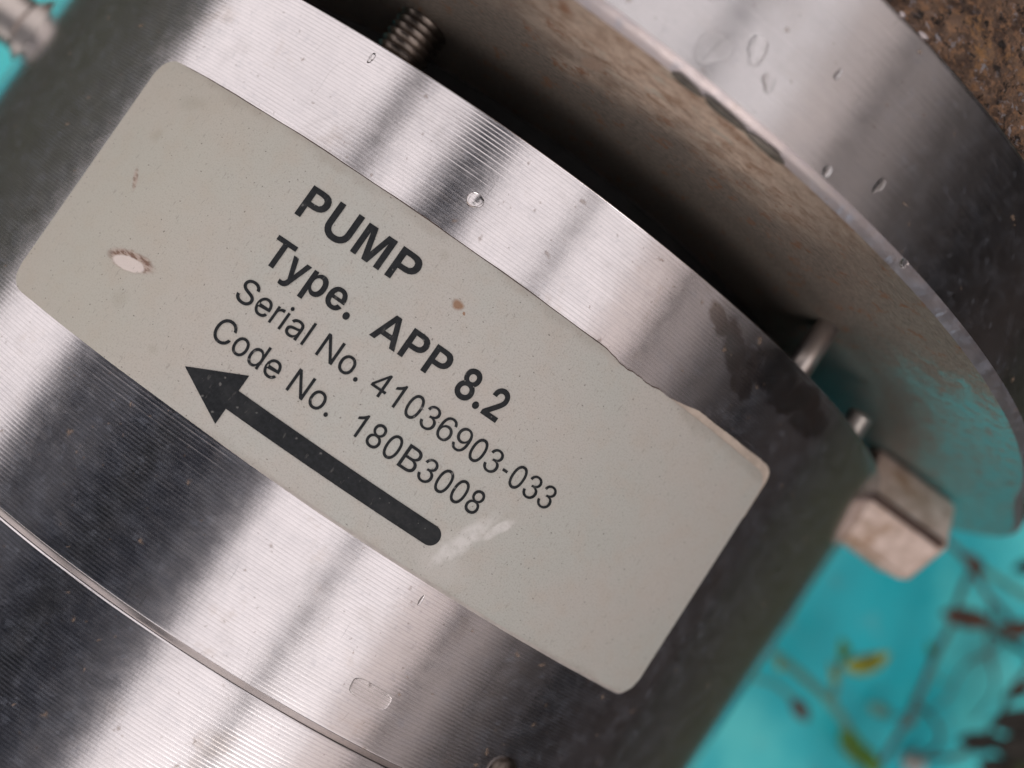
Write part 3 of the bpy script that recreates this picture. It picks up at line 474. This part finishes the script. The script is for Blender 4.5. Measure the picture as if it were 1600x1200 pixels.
HAND = {   # letters drawn directly in em units: (bold outlines, regular outlines)
 'P': ([[(.073,0),(.218,0),(.218,.27),(.36,.27),(.45,.283),(.53,.32),(.585,.38),(.61,.45),(.617,.497),(.61,.55),(.585,.62),(.53,.678),(.46,.707),(.36,.716),(.073,.716)],
        [(.218,.39),(.33,.39),(.41,.402),(.455,.44),(.467,.494),(.455,.545),(.41,.583),(.33,.595),(.218,.595)]],) * 2,
 'A': ([[(0,0),(.153,0),(.215,.163),(.502,.163),(.567,0),(.722,0),(.437,.716),(.283,.716)], [(.26,.283),(.457,.283),(.358,.549)]],) * 2,
 'M': ([[(.071,0),(.205,0),(.205,.563),(.347,0),(.487,0),(.63,.563),(.63,0),(.764,0),(.764,.716),(.548,.716),(.418,.228),(.289,.716),(.071,.716)]],) * 2,
 'T': ([[(.233,0),(.378,0),(.378,.595),(.59,.595),(.59,.716),(.021,.716),(.021,.595),(.233,.595)]],) * 2,
 'N': ([[(.076,0),(.168,0),(.168,.563),(.544,0),(.642,0),(.642,.716),(.55,.716),(.55,.153),(.174,.716),(.076,.716)]],) * 2,
 '1': ([[(.373,0),(.285,0),(.285,.56),(.2,.50),(.109,.457),(.109,.542),(.2,.6),(.28,.67),(.316,.719),(.373,.719)]],) * 2,
 '4': ([[(.323,0),(.323,.171),(.013,.171),(.013,.252),(.339,.716),(.411,.716),(.411,.252),(.508,.252),(.508,.171),(.411,.171),(.411,0)], [(.323,.252),(.323,.575),(.1,.252)]],) * 2,
}
PATHS = {
 '3': 'M86 387 L266 411 Q297 258 371.5 190.5 Q446 123 553 123 Q680 123 767.5 211 Q855 299 855 429 Q855 553 774 633.5 Q693 714 568 714 Q517 714 441 694 L461 852 Q479 850 490 850 Q605 850 697 910 Q789 970 789 1095 Q789 1194 722 1259 Q655 1324 549 1324 Q444 1324 374 1258 Q304 1192 284 1060 L104 1092 Q137 1273 254 1372.5 Q371 1472 545 1472 Q665 1472 766 1420.5 Q867 1369 920.5 1280 Q974 1191 974 1091 Q974 996 923 918 Q872 840 772 794 Q902 764 974 669.5 Q1046 575 1046 433 Q1046 241 906 107.5 Q766 -26 552 -26 Q359 -26 231.5 89 Q104 204 86 387',
 '6': 'M1019 1107 L840 1093 Q816 1199 772 1247 Q699 1324 592 1324 Q506 1324 441 1276 Q356 1214 307 1095 Q258 976 256 756 Q321 855 415 903 Q509 951 612 951 Q792 951 918.5 818.5 Q1045 686 1045 476 Q1045 338 985.5 219.5 Q926 101 822 38 Q718 -25 586 -25 Q361 -25 219 140.5 Q77 306 77 686 Q77 1111 234 1304 Q371 1472 603 1472 Q776 1472 886.5 1375 Q997 1278 1019 1107 M284 475 Q284 382 323.5 297 Q363 212 434 167.5 Q505 123 583 123 Q697 123 779 215 Q861 307 861 465 Q861 617 780 704.5 Q699 792 576 792 Q454 792 369 704.5 Q284 617 284 475',
 '9': 'M112 339 L285 355 Q307 233 369 178 Q431 123 528 123 Q611 123 673.5 161 Q736 199 776 262.5 Q816 326 843 434 Q870 542 870 654 Q870 666 869 690 Q815 604 721.5 550.5 Q628 497 519 497 Q337 497 211 629 Q85 761 85 977 Q85 1200 216.5 1336 Q348 1472 546 1472 Q689 1472 807.5 1395 Q926 1318 987.5 1175.5 Q1049 1033 1049 763 Q1049 482 988 315.5 Q927 149 806.5 62 Q686 -25 524 -25 Q352 -25 243 70.5 Q134 166 112 339 M849 986 Q849 1141 766.5 1232 Q684 1323 568 1323 Q448 1323 359 1225 Q270 1127 270 971 Q270 831 354.5 743.5 Q439 656 563 656 Q688 656 768.5 743.5 Q849 831 849 986',
 'be': 'M762 338 L1042 291 Q988 137 871.5 56.5 Q755 -24 580 -24 Q303 -24 170 157 Q65 302 65 523 Q65 787 203 936.5 Q341 1086 552 1086 Q789 1086 926 929.5 Q1063 773 1057 450 L353 450 Q356 325 421 255.5 Q486 186 583 186 Q649 186 694 222 Q739 258 762 338 M778 622 Q775 744 715 807.5 Q655 871 569 871 Q477 871 417 804 Q357 737 358 622',
 'by': 'M14 1062 L313 1062 L567 308 L815 1062 L1106 1062 L731 40 L664 -145 Q627 -238 593.5 -287 Q560 -336 516.5 -366.5 Q473 -397 409.5 -414 Q346 -431 266 -431 Q185 -431 107 -414 L82 -194 Q148 -207 201 -207 Q299 -207 346 -149.5 Q393 -92 418 -3',
 'bp': 'M139 1062 L401 1062 L401 906 Q452 986 539 1036 Q626 1086 732 1086 Q917 1086 1046 941 Q1175 796 1175 537 Q1175 271 1045 123.5 Q915 -24 730 -24 Q642 -24 570.5 11 Q499 46 420 131 L420 -404 L139 -404 M417 549 Q417 370 488 284.5 Q559 199 661 199 Q759 199 824 277.5 Q889 356 889 535 Q889 702 822 783 Q755 864 656 864 Q553 864 485 784.5 Q417 705 417 549',
}
def flatten(path):
    out = []; tok = path.replace('M', ' M ').replace('L', ' L ').replace('Q', ' Q ').split(); i = 0
    while i < len(tok):
        c = tok[i]; v = [float(q) / 2048 for q in tok[i + 1:i + (5 if c == 'Q' else 3)]]
        if c == 'M': out.append([(v[0], v[1])])
        elif c == 'L': out[-1].append((v[0], v[1]))
        else:
            a = out[-1][-1]
            for k in (1, 2, 3):
                u = k / 3; out[-1].append(tuple(a[j] * (1 - u) ** 2 + 2 * u * (1 - u) * v[j] + u * u * v[2 + j] for j in (0, 1)))
        i += 5 if c == 'Q' else 3
    return [p[:-1] if abs(p[0][0] - p[-1][0]) + abs(p[0][1] - p[-1][1]) < 1e-6 else p for p in out]
for key, path in PATHS.items():
    if key[0] == 'b': HAND['bold ' + key[1]] = flatten(path)
    else: HAND['regular ' + key] = flatten(path)
def fill(polys, offset):
    cu = bpy.data.curves.new('t', 'CURVE'); cu.dimensions = '2D'; cu.fill_mode = 'FRONT'; cu.offset = offset
    for q in polys:
        sp = cu.splines.new('POLY'); sp.points.add(len(q) - 1); sp.use_cyclic_u = True
        for pt, (a, b) in zip(sp.points, q): pt.co = (a, b, 0, 1)
    ob = bpy.data.objects.new('t', cu); COL.objects.link(ob)
    dg = bpy.context.evaluated_depsgraph_get(); src = bpy.data.meshes.new_from_object(ob.evaluated_get(dg))
    co = [v.co[:2] for v in src.vertices]; fa = [tuple(p.vertices) for p in src.polygons]
    bpy.data.objects.remove(ob); bpy.data.curves.remove(cu); bpy.data.meshes.remove(src)
    return co, fa
def text_line(text, s0, s1, x0, cap, bold):
    adv = ADVB if bold else ADV
    pen = 0; drawn = []; hand = []
    for c in text:
        a = adv.get(c, .556)
        own = HAND.get(('bold ' if bold else 'regular ') + c) or (HAND[c][0] if c in HAND else None)
        if own: hand += [[(pen + p[0], p[1]) for p in sp] for sp in own]
        elif c != ' ':
            w, spl = GL[c]; k = 1.30 if c in 'il.' else a / w
            drawn += [[(pen + p[0] * k + (a - w * k) / 2, p[1] * .716 / .509) for p in sp] for sp in spl]
        pen += a
    co = []; fa = []
    for polys, off in ((drawn, .026 if bold else .004), (hand, 0.0)):
        if polys:
            c2, f2 = fill(polys, off); fa += [tuple(i + len(co) for i in f) for f in f2]; co += c2
    lo = min(c[0] for c in co); hi = max(c[0] for c in co); k = (s1 - s0) / (hi - lo); ky = cap / .716
    out = bpy.data.meshes.new('lettering'); UV = []; V = []
    for c in co:
        s = s0 + (c[0] - lo) * k; x = x0 + c[1] * ky; V.append(tuple(q * S for q in cyl(s, x, 1.0056))); UV.append((s, x))
    out.from_pydata(V, [], fa)
    l = out.uv_layers.new(name='UVMap')
    for lp in out.loops: l.data[lp.index].uv = UV[lp.vertex_index]
    # the print faces outward
    bm = bmesh.new(); bm.from_mesh(out)
    for f in bm.faces:
        f.normal_update()
        if f.normal.z < 0: f.normal_flip()
    bm.to_mesh(out); bm.free()
    return link('lettering', out, M_ink, plate_face, False)
text_line('PUMP', -.2495, -.0745, .0997, .0445, True)
text_line('Type.  APP 8.2', -.2490, .1150, .0258, .0405, True)
text_line('Serial No. 41036903-033', -.2508, .2425, -.0330, .0325, False)
text_line('Code No.  180B3008', -.2470, .1625, -.0905, .0325, False)

def arrow():
    N = 70; s_tip, s_neck, s_end = -.250, -.1745, .1425; xc = -.1390; V = []; U = []
    ss = list(np.linspace(s_tip, s_neck, 20)) + list(np.linspace(s_neck, s_end - .014, 46)) + [s_end - .014 * (1 - math.sin(q)) for q in np.linspace(.15, math.pi / 2, 10)]
    for k, s in enumerate(ss):
        if k < 20: h = .0368 * (s - s_tip) / (s_neck - s_tip)
        elif s <= s_end - .014: h = .0138
        else: h = .0138 * math.sqrt(max(0, 1 - ((s - (s_end - .014)) / .014) ** 2))
        c = xc - .0022 * ramp(s, -.17, .14)
        V.append([cyl(s, c - h, 1.0056), cyl(s, c, 1.0056), cyl(s, c + h, 1.0056)]); U.append([(s, c - h), (s, c), (s, c + h)])
    return grid_mesh('arrow', np.array(V)[:, ::-1], 3, len(ss), np.array(U)[:, ::-1])
link('arrow', arrow(), M_ink, plate_face)

# fasteners in and on the body
def stud(bm, s, r, rad, x0, x1, thread):
    c = cyl(s, 0, r); P = [(x0, rad * .9)]; x = x0
    if thread:
        while x < x1 - thread: P += [(x, rad * .84), (x + thread * .45, rad), (x + thread * .55, rad)]; x += thread
    else: P += [(x0, rad)]
    P += [(x1, rad * .9)]
    revolve(bm, (0, c[1], c[2]), (1, 0, 0), P, 28)
link('threaded_stud', from_bm('threaded_stud', lambda bm: stud(bm, -.330, .868, .039, .30, .47, .0115)), M_oldbolt, pump)
link('stud', from_bm('stud', lambda bm: stud(bm, .535, .945, .021, .30, .47, 0)), M_bolt, pump)
link('screw', from_bm('screw', lambda bm: stud(bm, .725, .975, .022, .33, .385, .007)), M_bolt, pump)

def hexplug(bm):
    revolve(bm, (.341, -.885, .325), (0, -1, 0), [(0, .106), (0, .115), (.195, .115), (.208, .105), (.210, .103)], 6, math.pi / 6)
    bmesh.ops.bevel(bm, geom=[e for e in bm.edges if abs((e.verts[0].co - e.verts[1].co).y) > .1], offset=.014, segments=3, affect='EDGES')
link('grimy_edge', from_bm('grimy_edge', lambda bm: tube(bm, [(.341, -.885, .434), (.341, -1.078, .434)], .0095, .0095)), M_darkbrown, pump)
hp = link('hexagon_plug', from_bm('hexagon_plug', hexplug), M_zinc, pump, False)
def leftplug(bm): revolve(bm, (.148, .90, .245), (0, 1, 0), [(0, .054), (.06, .054), (.062, .050), (.10, .050), (.105, .056), (.30, .056), (.31, .05)], 72)
link('side_plug', from_bm('side_plug', leftplug), M_bolt, pump, False)
def washer(bm): revolve(bm, (.150, .955, .240), (0, 1, 0), [(0, .070), (.004, .076), (.034, .076), (.038, .070)], 72)
link('washer', from_bm('washer', washer), M_bolt, pump, False)
def capscrew(bm):
    c = Vector(cyl(.425, -.372, .99)); a = Vector((0, c.y, c.z)).normalized()
    revolve(bm, c, a, [(0, .024), (.010, .024), (.019, .021), (.025, .013), (.027, .003)], 28)
link('rusty_screw_head', from_bm('rusty_screw_head', capscrew), M_oldbolt, pump)['label'] = 'small rust brown rounded screw head'

# ------------------------------------------------------------------ the mounting flange behind the gap
fl = thing('mounting_flange', 'dull grey steel flange ring with rusty face and worn turquoise paint', 'flange')
def ear(r, th, x):
    k = np.clip((th - .98) / .35, 0, 1); k = k * k * (3 - 2 * k)
    return r + .085 * k * np.clip((r - 1.0) / .2, 0, 1)
radii = np.concatenate([np.linspace(.6, 1.0, 12), np.linspace(1.01, 1.2014, 36)])
fm = lathe('face', [(XF, r) for r in radii], rfun=ear)
l = fm.uv_layers['UVMap']                                    # face uv: (angle, radius)
for lp in fm.loops:
    co = fm.vertices[lp.vertex_index].co / S
    l.data[lp.index].uv = (math.atan2(-co.y, co.z), math.hypot(co.y, co.z))
link('face', fm, M_face, fl)
def bites(x, th):
    d = np.zeros_like(x)
    for c, w in ((.045, .010), (.085, .012), (.135, .014)): d = d + np.exp(-((th - c) / w) ** 2)
    return d
link('chamfer', lathe('chamfer', [(XF, 1.2014), (XF + .0046, 1.2066), (XF + .009, 1.2108), (XC, 1.213)], rfun=ear), M_edge, fl)
prof = [(XC, 1.213)] + [(XC + .01 + (XE - XC - .02) * k / 60, 1.213 + .00006 * math.sin(k * 2.1)) for k in range(61)] + [(XE - .004, 1.213), (XE, 1.208)]
link('rim', lathe('rim', prof, rfun=ear), M_flange, fl)
link('back', lathe('back', [(XE, 1.208), (XE, .6)], rfun=ear), M_rust, fl)
def blob(bm, s, r, rs, rr):
    c = cyl(s, XF - .001, r)
    g = bmesh.ops.create_icosphere(bm, subdivisions=3, radius=1)['verts']; ph = random.random() * 6
    for v in g:
        q = math.atan2(v.co.z, v.co.y); w = 1 + .22 * math.sin(q * 3 + ph) + .12 * math.sin(q * 5 + 2 * ph)
        tdir = Vector((0, -math.cos(s), -math.sin(s))); rdir = Vector((0, -math.sin(s), math.cos(s)))
        v.co = Vector(c) + tdir * v.co.y * rs * w + rdir * v.co.z * rr * w + Vector((1, 0, 0)) * v.co.x * .0045
M_grime = plain('dried_grime', (.10, .085, .07), .6, 0, .4, 500)
for (s, r, rs, rr) in ((.043, 1.2045, .020, .0040), (.086, 1.2058, .028, .0046), (.141, 1.2062, .028, .0050)):
    link('grime_deposit', from_bm('grime_deposit', lambda bm: blob(bm, s, r, rs, rr)), M_grime, fl)

# the rusty casing behind the flange
cas = thing('rusty_casing', 'brown pitted rusty casting behind the grey flange ring', 'casing')
def lump(x, th):
    d = np.zeros_like(x)
    for f, a in ((31, .0035), (67, .0026), (113, .0018), (190, .001)):
        for _ in range(4):
            p, q, w = rng.uniform(-f, f), rng.uniform(-f, f), rng.uniform(0, 7); d = d + a * np.sin(p * x + q * th + w) * .6
    return d + rng.normal(0, .0012, x.shape)
TC = np.concatenate([np.arange(-180, -40, 5), np.arange(-40, 50, .3), np.arange(50, 180, 5)]) * D
link('body', join('body', [lathe('a', [(x, 1.195) for x in np.linspace(XE - .01, 1.15, 130)], TC, disp=lump), lathe('b', [(1.15, 1.19), (1.8, 1.19), (1.8, .01)])]), M_rust, cas)
for y in (-.75, .75):
    link('foot', from_bm('foot', lambda bm: box(bm, (1.2, y - .25, -1.36), (1.7, y + .25, -.8))), M_rust, cas, False)
for k, (s, x) in enumerate(((.075, .664), (.118, .664), (.175, .664), (.205, .6645))):
    def chip(bm):
        g = bmesh.ops.create_icosphere(bm, subdivisions=2, radius=1)['verts']; c = Vector(cyl(s, x, 1.2125))
        for v in g: v.co = c + Vector((v.co.x * .003, v.co.y * (.005 + .003 * (k % 2)), v.co.z * .0015))
    link('bright_nick', from_bm('bright_nick', chip), M_edge, fl)

# ------------------------------------------------------------------ water and small marks on the metal
def drop(name, s, x, R, rs, rx, h, label, group=None, wob=.06, lift=0, square=False):
    def f(bm):
        g = bmesh.ops.create_icosphere(bm, subdivisions=4, radius=1)['verts']; ph = random.random() * 6
        for v in g:
            q = math.atan2(v.co.y, v.co.x); w = 1 + wob * math.sin(2 * q + ph) + wob * .6 * math.sin(3 * q + 2 * ph)
            if square: w *= (abs(math.cos(q)) ** 4 + abs(math.sin(q)) ** 4) ** -.25
            z = v.co.z * h if v.co.z > 0 else v.co.z * h * .15
            v.co = Vector(cyl(s + v.co.x * rs * w / R, x + v.co.y * rx * w, R + z + lift))
    o = link(name, from_bm(name, f), M_water); tag(o, label, 'water drop', group); return o
drop('water_drop', -.0693, .2451, 1.0, .0115, .0105, .0085, 'round clear water drop on bright steel above the word PUMP')
drop('water_drop', .185, -.356, 1.0, .030, .0125, .0016, 'flat oblong water film on steel below the arrow end', wob=.02, square=True)
drop('water_drop', .1695, -.2194, 1.0, .0022, .0085, .002, 'tiny thin water streak just below the lower label edge')
drop('water_drop', -.290, .3255, 1.0, .0035, .0085, .0022, 'tiny water bead on steel rim beside the threaded stud')
drop('water_drop', .2005, .4687, 1.213, .0055, .0075, .005, 'small bright water bead on the grey flange beside its chamfer')
drop('water_drop', .045, .490, 1.213, .018, .020, .0012, 'flat water film at top of the pale flange rim', wob=.16)
drop('water_drop', .078, .520, 1.213, .012, .018, .0012, 'curved water film on flange rim nearer the rusty casing', wob=.18)
drop('water_drop', .330, .4555, 1.213, .006, .006, .004, 'bright water bead on flange edge above the turquoise paint')

for k, (s, x, a, b, h, lab) in enumerate(((.02, .545, .010, .014, .0014, 'thin round water film on flange rim near top edge of view'), (.105, .500, .008, .010, .0016, 'small flat water drop in middle of pale flange rim'),
        (.155, .560, .004, .006, .0025, 'tiny water bead on flange rim close to rusty casing'), (.255, .500, .005, .012, .0018, 'short water streak on darker part of flange rim'))):
    drop('water_drop', s, x, 1.213, a, b, h, lab, wob=.2)
# ------------------------------------------------------------------ weeds over the base plate
def weed(label, stems, leaves, group='weeds growing over the turquoise plate'):
    t = thing('weed', label, 'weed', group)
    for pts, r0, r1, mat in stems: link('stem', from_bm('stem', lambda bm: tube(bm, pts, r0, r1)), mat, t)
    for a, b, w, mat in leaves: link('leaf', from_bm('leaf', lambda bm: leaf(bm, a, b, w)), mat, t)
    return t
weed('small weed with yellow green leaves and pale stem beside the pump body',
     [([(-.02, -1.50, -1.32), (-.068, -1.644, -1.1), (-.084, -1.845, -1.14), (-.114, -2.077, -1.18), (-.178, -2.263, -1.25), (-.258, -2.417, -1.34)], .015, .02, M_gstem),
      ([(-.114, -2.072, -1.18), (-.033, -2.004, -1.12), (.035, -1.95, -1.08)], .016, .010, M_gstem)],
     [((.028, -1.975, -1.08), (.172, -2.088, -1.06), .075, M_yleaf), ((.05, -1.96, -1.08), (.112, -1.890, -1.06), .05, M_gleaf), ((-.04, -1.985, -1.10), (.02, -1.910, -1.07), .026, M_yleaf),
      ((-.178, -2.190, -1.22), (-.240, -2.330, -1.2), .085, M_gleaf), ((-.19, -2.30, -1.24), (-.25, -2.42, -1.2), .07, M_gleaf), ((-.104, -1.781, -1.15), (-.104, -1.815, -1.15), .032, M_yleaf)])
weed('thin weed stalk ending in one red brown bud near the pump body',
     [([(-.10, -1.50, -1.33), (-.19, -1.707, -1.15), (-.171, -1.818, -1.15), (-.18, -1.912, -1.15)], .007, .009, M_gstem)],
     [((-.180, -1.905, -1.15), (-.218, -2.018, -1.15), .055, M_bleaf)])
weed('straight dry grey stalk topped by withered red brown leaves',
     [([(.408, -2.223, -1.05), (.224, -2.28, -1.1), (.069, -2.346, -1.15), (-.208, -2.432, -1.25), (-.33, -2.48, -1.34)], .010, .013, M_stem),
      ([(.62, -2.19, -1.08), (.506, -2.209, -1.08), (.408, -2.223, -1.05)], .012, .009, M_stem),
      ([(.42, -2.24, -1.05), (.47, -2.36, -1.04), (.55, -2.45, -1.03)], .012, .010, M_stem)],
     [((.405, -2.150, -1.03), (.487, -2.340, -1.03), .075, M_bleaf), ((.478, -2.38, -1.03), (.58, -2.50, -1.03), .065, M_bleaf), ((-.03, -2.35, -1.17), (.03, -2.38, -1.15), .04, M_stem)])
weed('branching brown twig lying below the flange and hexagon plug',
     [([(.70, -1.95, -1.34), (.651, -2.058, -1.1), (.637, -2.148, -1.1), (.619, -2.21, -1.1), (.577, -2.304, -1.1), (.528, -2.502, -1.1), (.50, -2.72, -1.34)], .013, .009, M_stem),
      ([(.646, -2.248, -1.13), (.656, -2.356, -1.15), (.669, -2.513, -1.15)], .012, .014, M_gstem)],
     [((.637, -2.12, -1.07), (.632, -2.24, -1.07), .05, M_bleaf), ((.715, -2.35, -1.1), (.79, -2.42, -1.1), .06, M_dleaf)])
weed('dark rotting leaves on a bent stalk at the plate edge',
     [([(.50, -2.60, -1.33), (.465, -2.613, -1.1), (.32, -2.617, -1.1), (.183, -2.633, -1.1), (.004, -2.581, -1.1), (-.14, -2.56, -1.34)], .012, .010, M_stem)],
     [((.05, -2.50, -1.05), (.15, -2.66, -1.05), .08, M_dleaf), ((.17, -2.57, -1.05), (.33, -2.74, -1.05), .10, M_dleaf), ((.10, -2.66, -1.07), (.27, -2.84, -1.07), .13, M_dleaf), ((.02, -2.66, -1.1), (.07, -2.82, -1.1), .10, M_dleaf),
      ((.28, -2.60, -1.1), (.42, -2.68, -1.1), .05, M_bleaf)])
weed('thin short pale stalk standing between the grey stalk and dark leaves',
     [([(.08, -2.46, -1.34), (.061, -2.487, -1.2), (-.001, -2.557, -1.2), (-.12, -2.62, -1.34)], .008, .010, M_stem)], [((-.039, -2.279, -1.3), (-.012, -2.394, -1.3), .045, M_gstem)])  # the teal blade stands for a leaf's shadow on the plate
weed('tangle of thin dark twigs beside the dark leaves',
     [([(.70, -2.30, -1.34), (.56, -2.36, -1.12), (.42, -2.46, -1.14), (.30, -2.60, -1.16), (.16, -2.74, -1.34)], .007, .005, M_stem),
      ([(.60, -2.62, -1.33), (.45, -2.50, -1.14), (.30, -2.44, -1.16), (.12, -2.47, -1.2), (-.05, -2.40, -1.34)], .006, .004, M_stem),
      ([(.47, -2.46, -1.13), (.52, -2.56, -1.10), (.50, -2.68, -1.12)], .005, .003, M_stem),
      ([(.22, -2.46, -1.18), (.20, -2.36, -1.15), (.25, -2.28, -1.12)], .005, .003, M_gstem)],
     [((.25, -2.29, -1.12), (.29, -2.22, -1.11), .03, M_gleaf), ((.50, -2.66, -1.12), (.46, -2.74, -1.11), .04, M_gleaf)])
def pebble(bm):
    g = bmesh.ops.create_icosphere(bm, subdivisions=3, radius=1)['verts']
    for v in g: v.co = Vector((-.13 + v.co.x * .045, -2.60 + v.co.y * .055, -1.32 + v.co.z * .032))
tag(link('pebble', from_bm('pebble', pebble), M_peb), 'small pale round pebble on the turquoise plate', 'pebble')

# ------------------------------------------------------------------ unseen sheets, bars and walls, added only for the steel to reflect
sh = thing('added_shelter', 'unseen overhead sheets and bars added for the polished steel to reflect', 'added_shelter')
def part(name, mat, *boxes):
    for lo, hi in boxes: link(name, from_bm(name, lambda bm: box(bm, lo, hi)), mat, sh, False)
part('added_dark_sheet', M_sheet, ((-75, 12, 30.5), (-.5, 29, 31)), ((-75, 40, 30.5), (-.5, 47, 31)))  # dark sheets added in place of the photographer's reflected body
part('added_grey_sheet', M_greysheet, ((-75, 5.6, 30.6), (-.5, 12, 30.9)), ((-75, 29, 30.6), (-.5, 40, 30.9)), ((-75, 47, 30.6), (-.5, 58, 30.9)))  # translucent sheets added for soft grey bands in the steel
for k, (y0, y1) in enumerate(((-22, -14.5), (-31.5, -22), (-44, -31.5), (-60, -44))):
    part('added_warm_sheet', M_warm[k], ((-75, y0, 30.6), (75, y1, 30.9)))  # unseen sheets added to dim the steel's right side by steps
part('added_beam', M_wood, ((-75, 18.6, 29), (75, 21.4, 30.4)), ((-75, -5.9, 29), (75, -4.6, 30.4)), ((-75, -23.0, 29), (75, -21.6, 30.4)), ((-75, -38.2, 29), (75, -36.4, 30.4)))  # unseen bars added as thin dark lines in the steel
part('phone_stand_in', M_sheet, ((-.5, 4.6, 29.2), (11, 10.6, 30.3)))  # added dark box; its reflection stands for the phone, which is not modelled
part('added_cross_beam', M_wood, ((-75, -34, 29.2), (-73, 55, 30.3)), ((73, -34, 29.2), (75, 55, 30.3)))
part('added_red_panel', M_red, ((-73, -1, 18), (-72.4, 6, 38)))  # added to tint the parting groove's reflection red
part('added_end_panel', M_sheet, ((-73, -60, 14), (-72.4, -1.2, 36)))  # added to grey the parting groove's reflection
part('added_post', M_wood, ((-75, -35, -2.6), (-73, -33, 30.3)), ((73, -35, -2.6), (75, -33, 30.3)), ((-75, 54, -2.6), (-73, 56, 30.3)), ((73, 54, -2.6), (75, 56, 30.3)))
wl = thing('added_wall', 'unseen tall brown grey wall added to dim reflections in the right of the steel', 'wall')  # unseen wall, added only to darken what the steel reflects
link('plinth', from_bm('plinth', lambda bm: box(bm, (-400, -64, -2.6), (400, -60, 30))), M_wall, wl, False)
link('upper_band', from_bm('upper_band', lambda bm: box(bm, (-400, -64, 30), (400, -60.4, 56))), M_wall2, wl, False)
link('coping', from_bm('coping', lambda bm: box(bm, (-400, -65, 56), (400, -59, 59))), M_wall2, wl, False)
link('added_pipe', from_bm('added_pipe', lambda bm: box(bm, (-400, -59.9, 25), (400, -58, 28))), M_sheet, wl, False)  # added as one dark line in the steel's reflection
w2 = link('added_low_wall', from_bm('added_low_wall', lambda bm: box(bm, (-400, 110, -2.6), (400, 114, 14.5))), M_olive, None, False)  # added to keep the bright horizon out of the steel's left side
tag(w2, 'unseen low olive wall added to darken reflections in the left of the steel', 'wall')
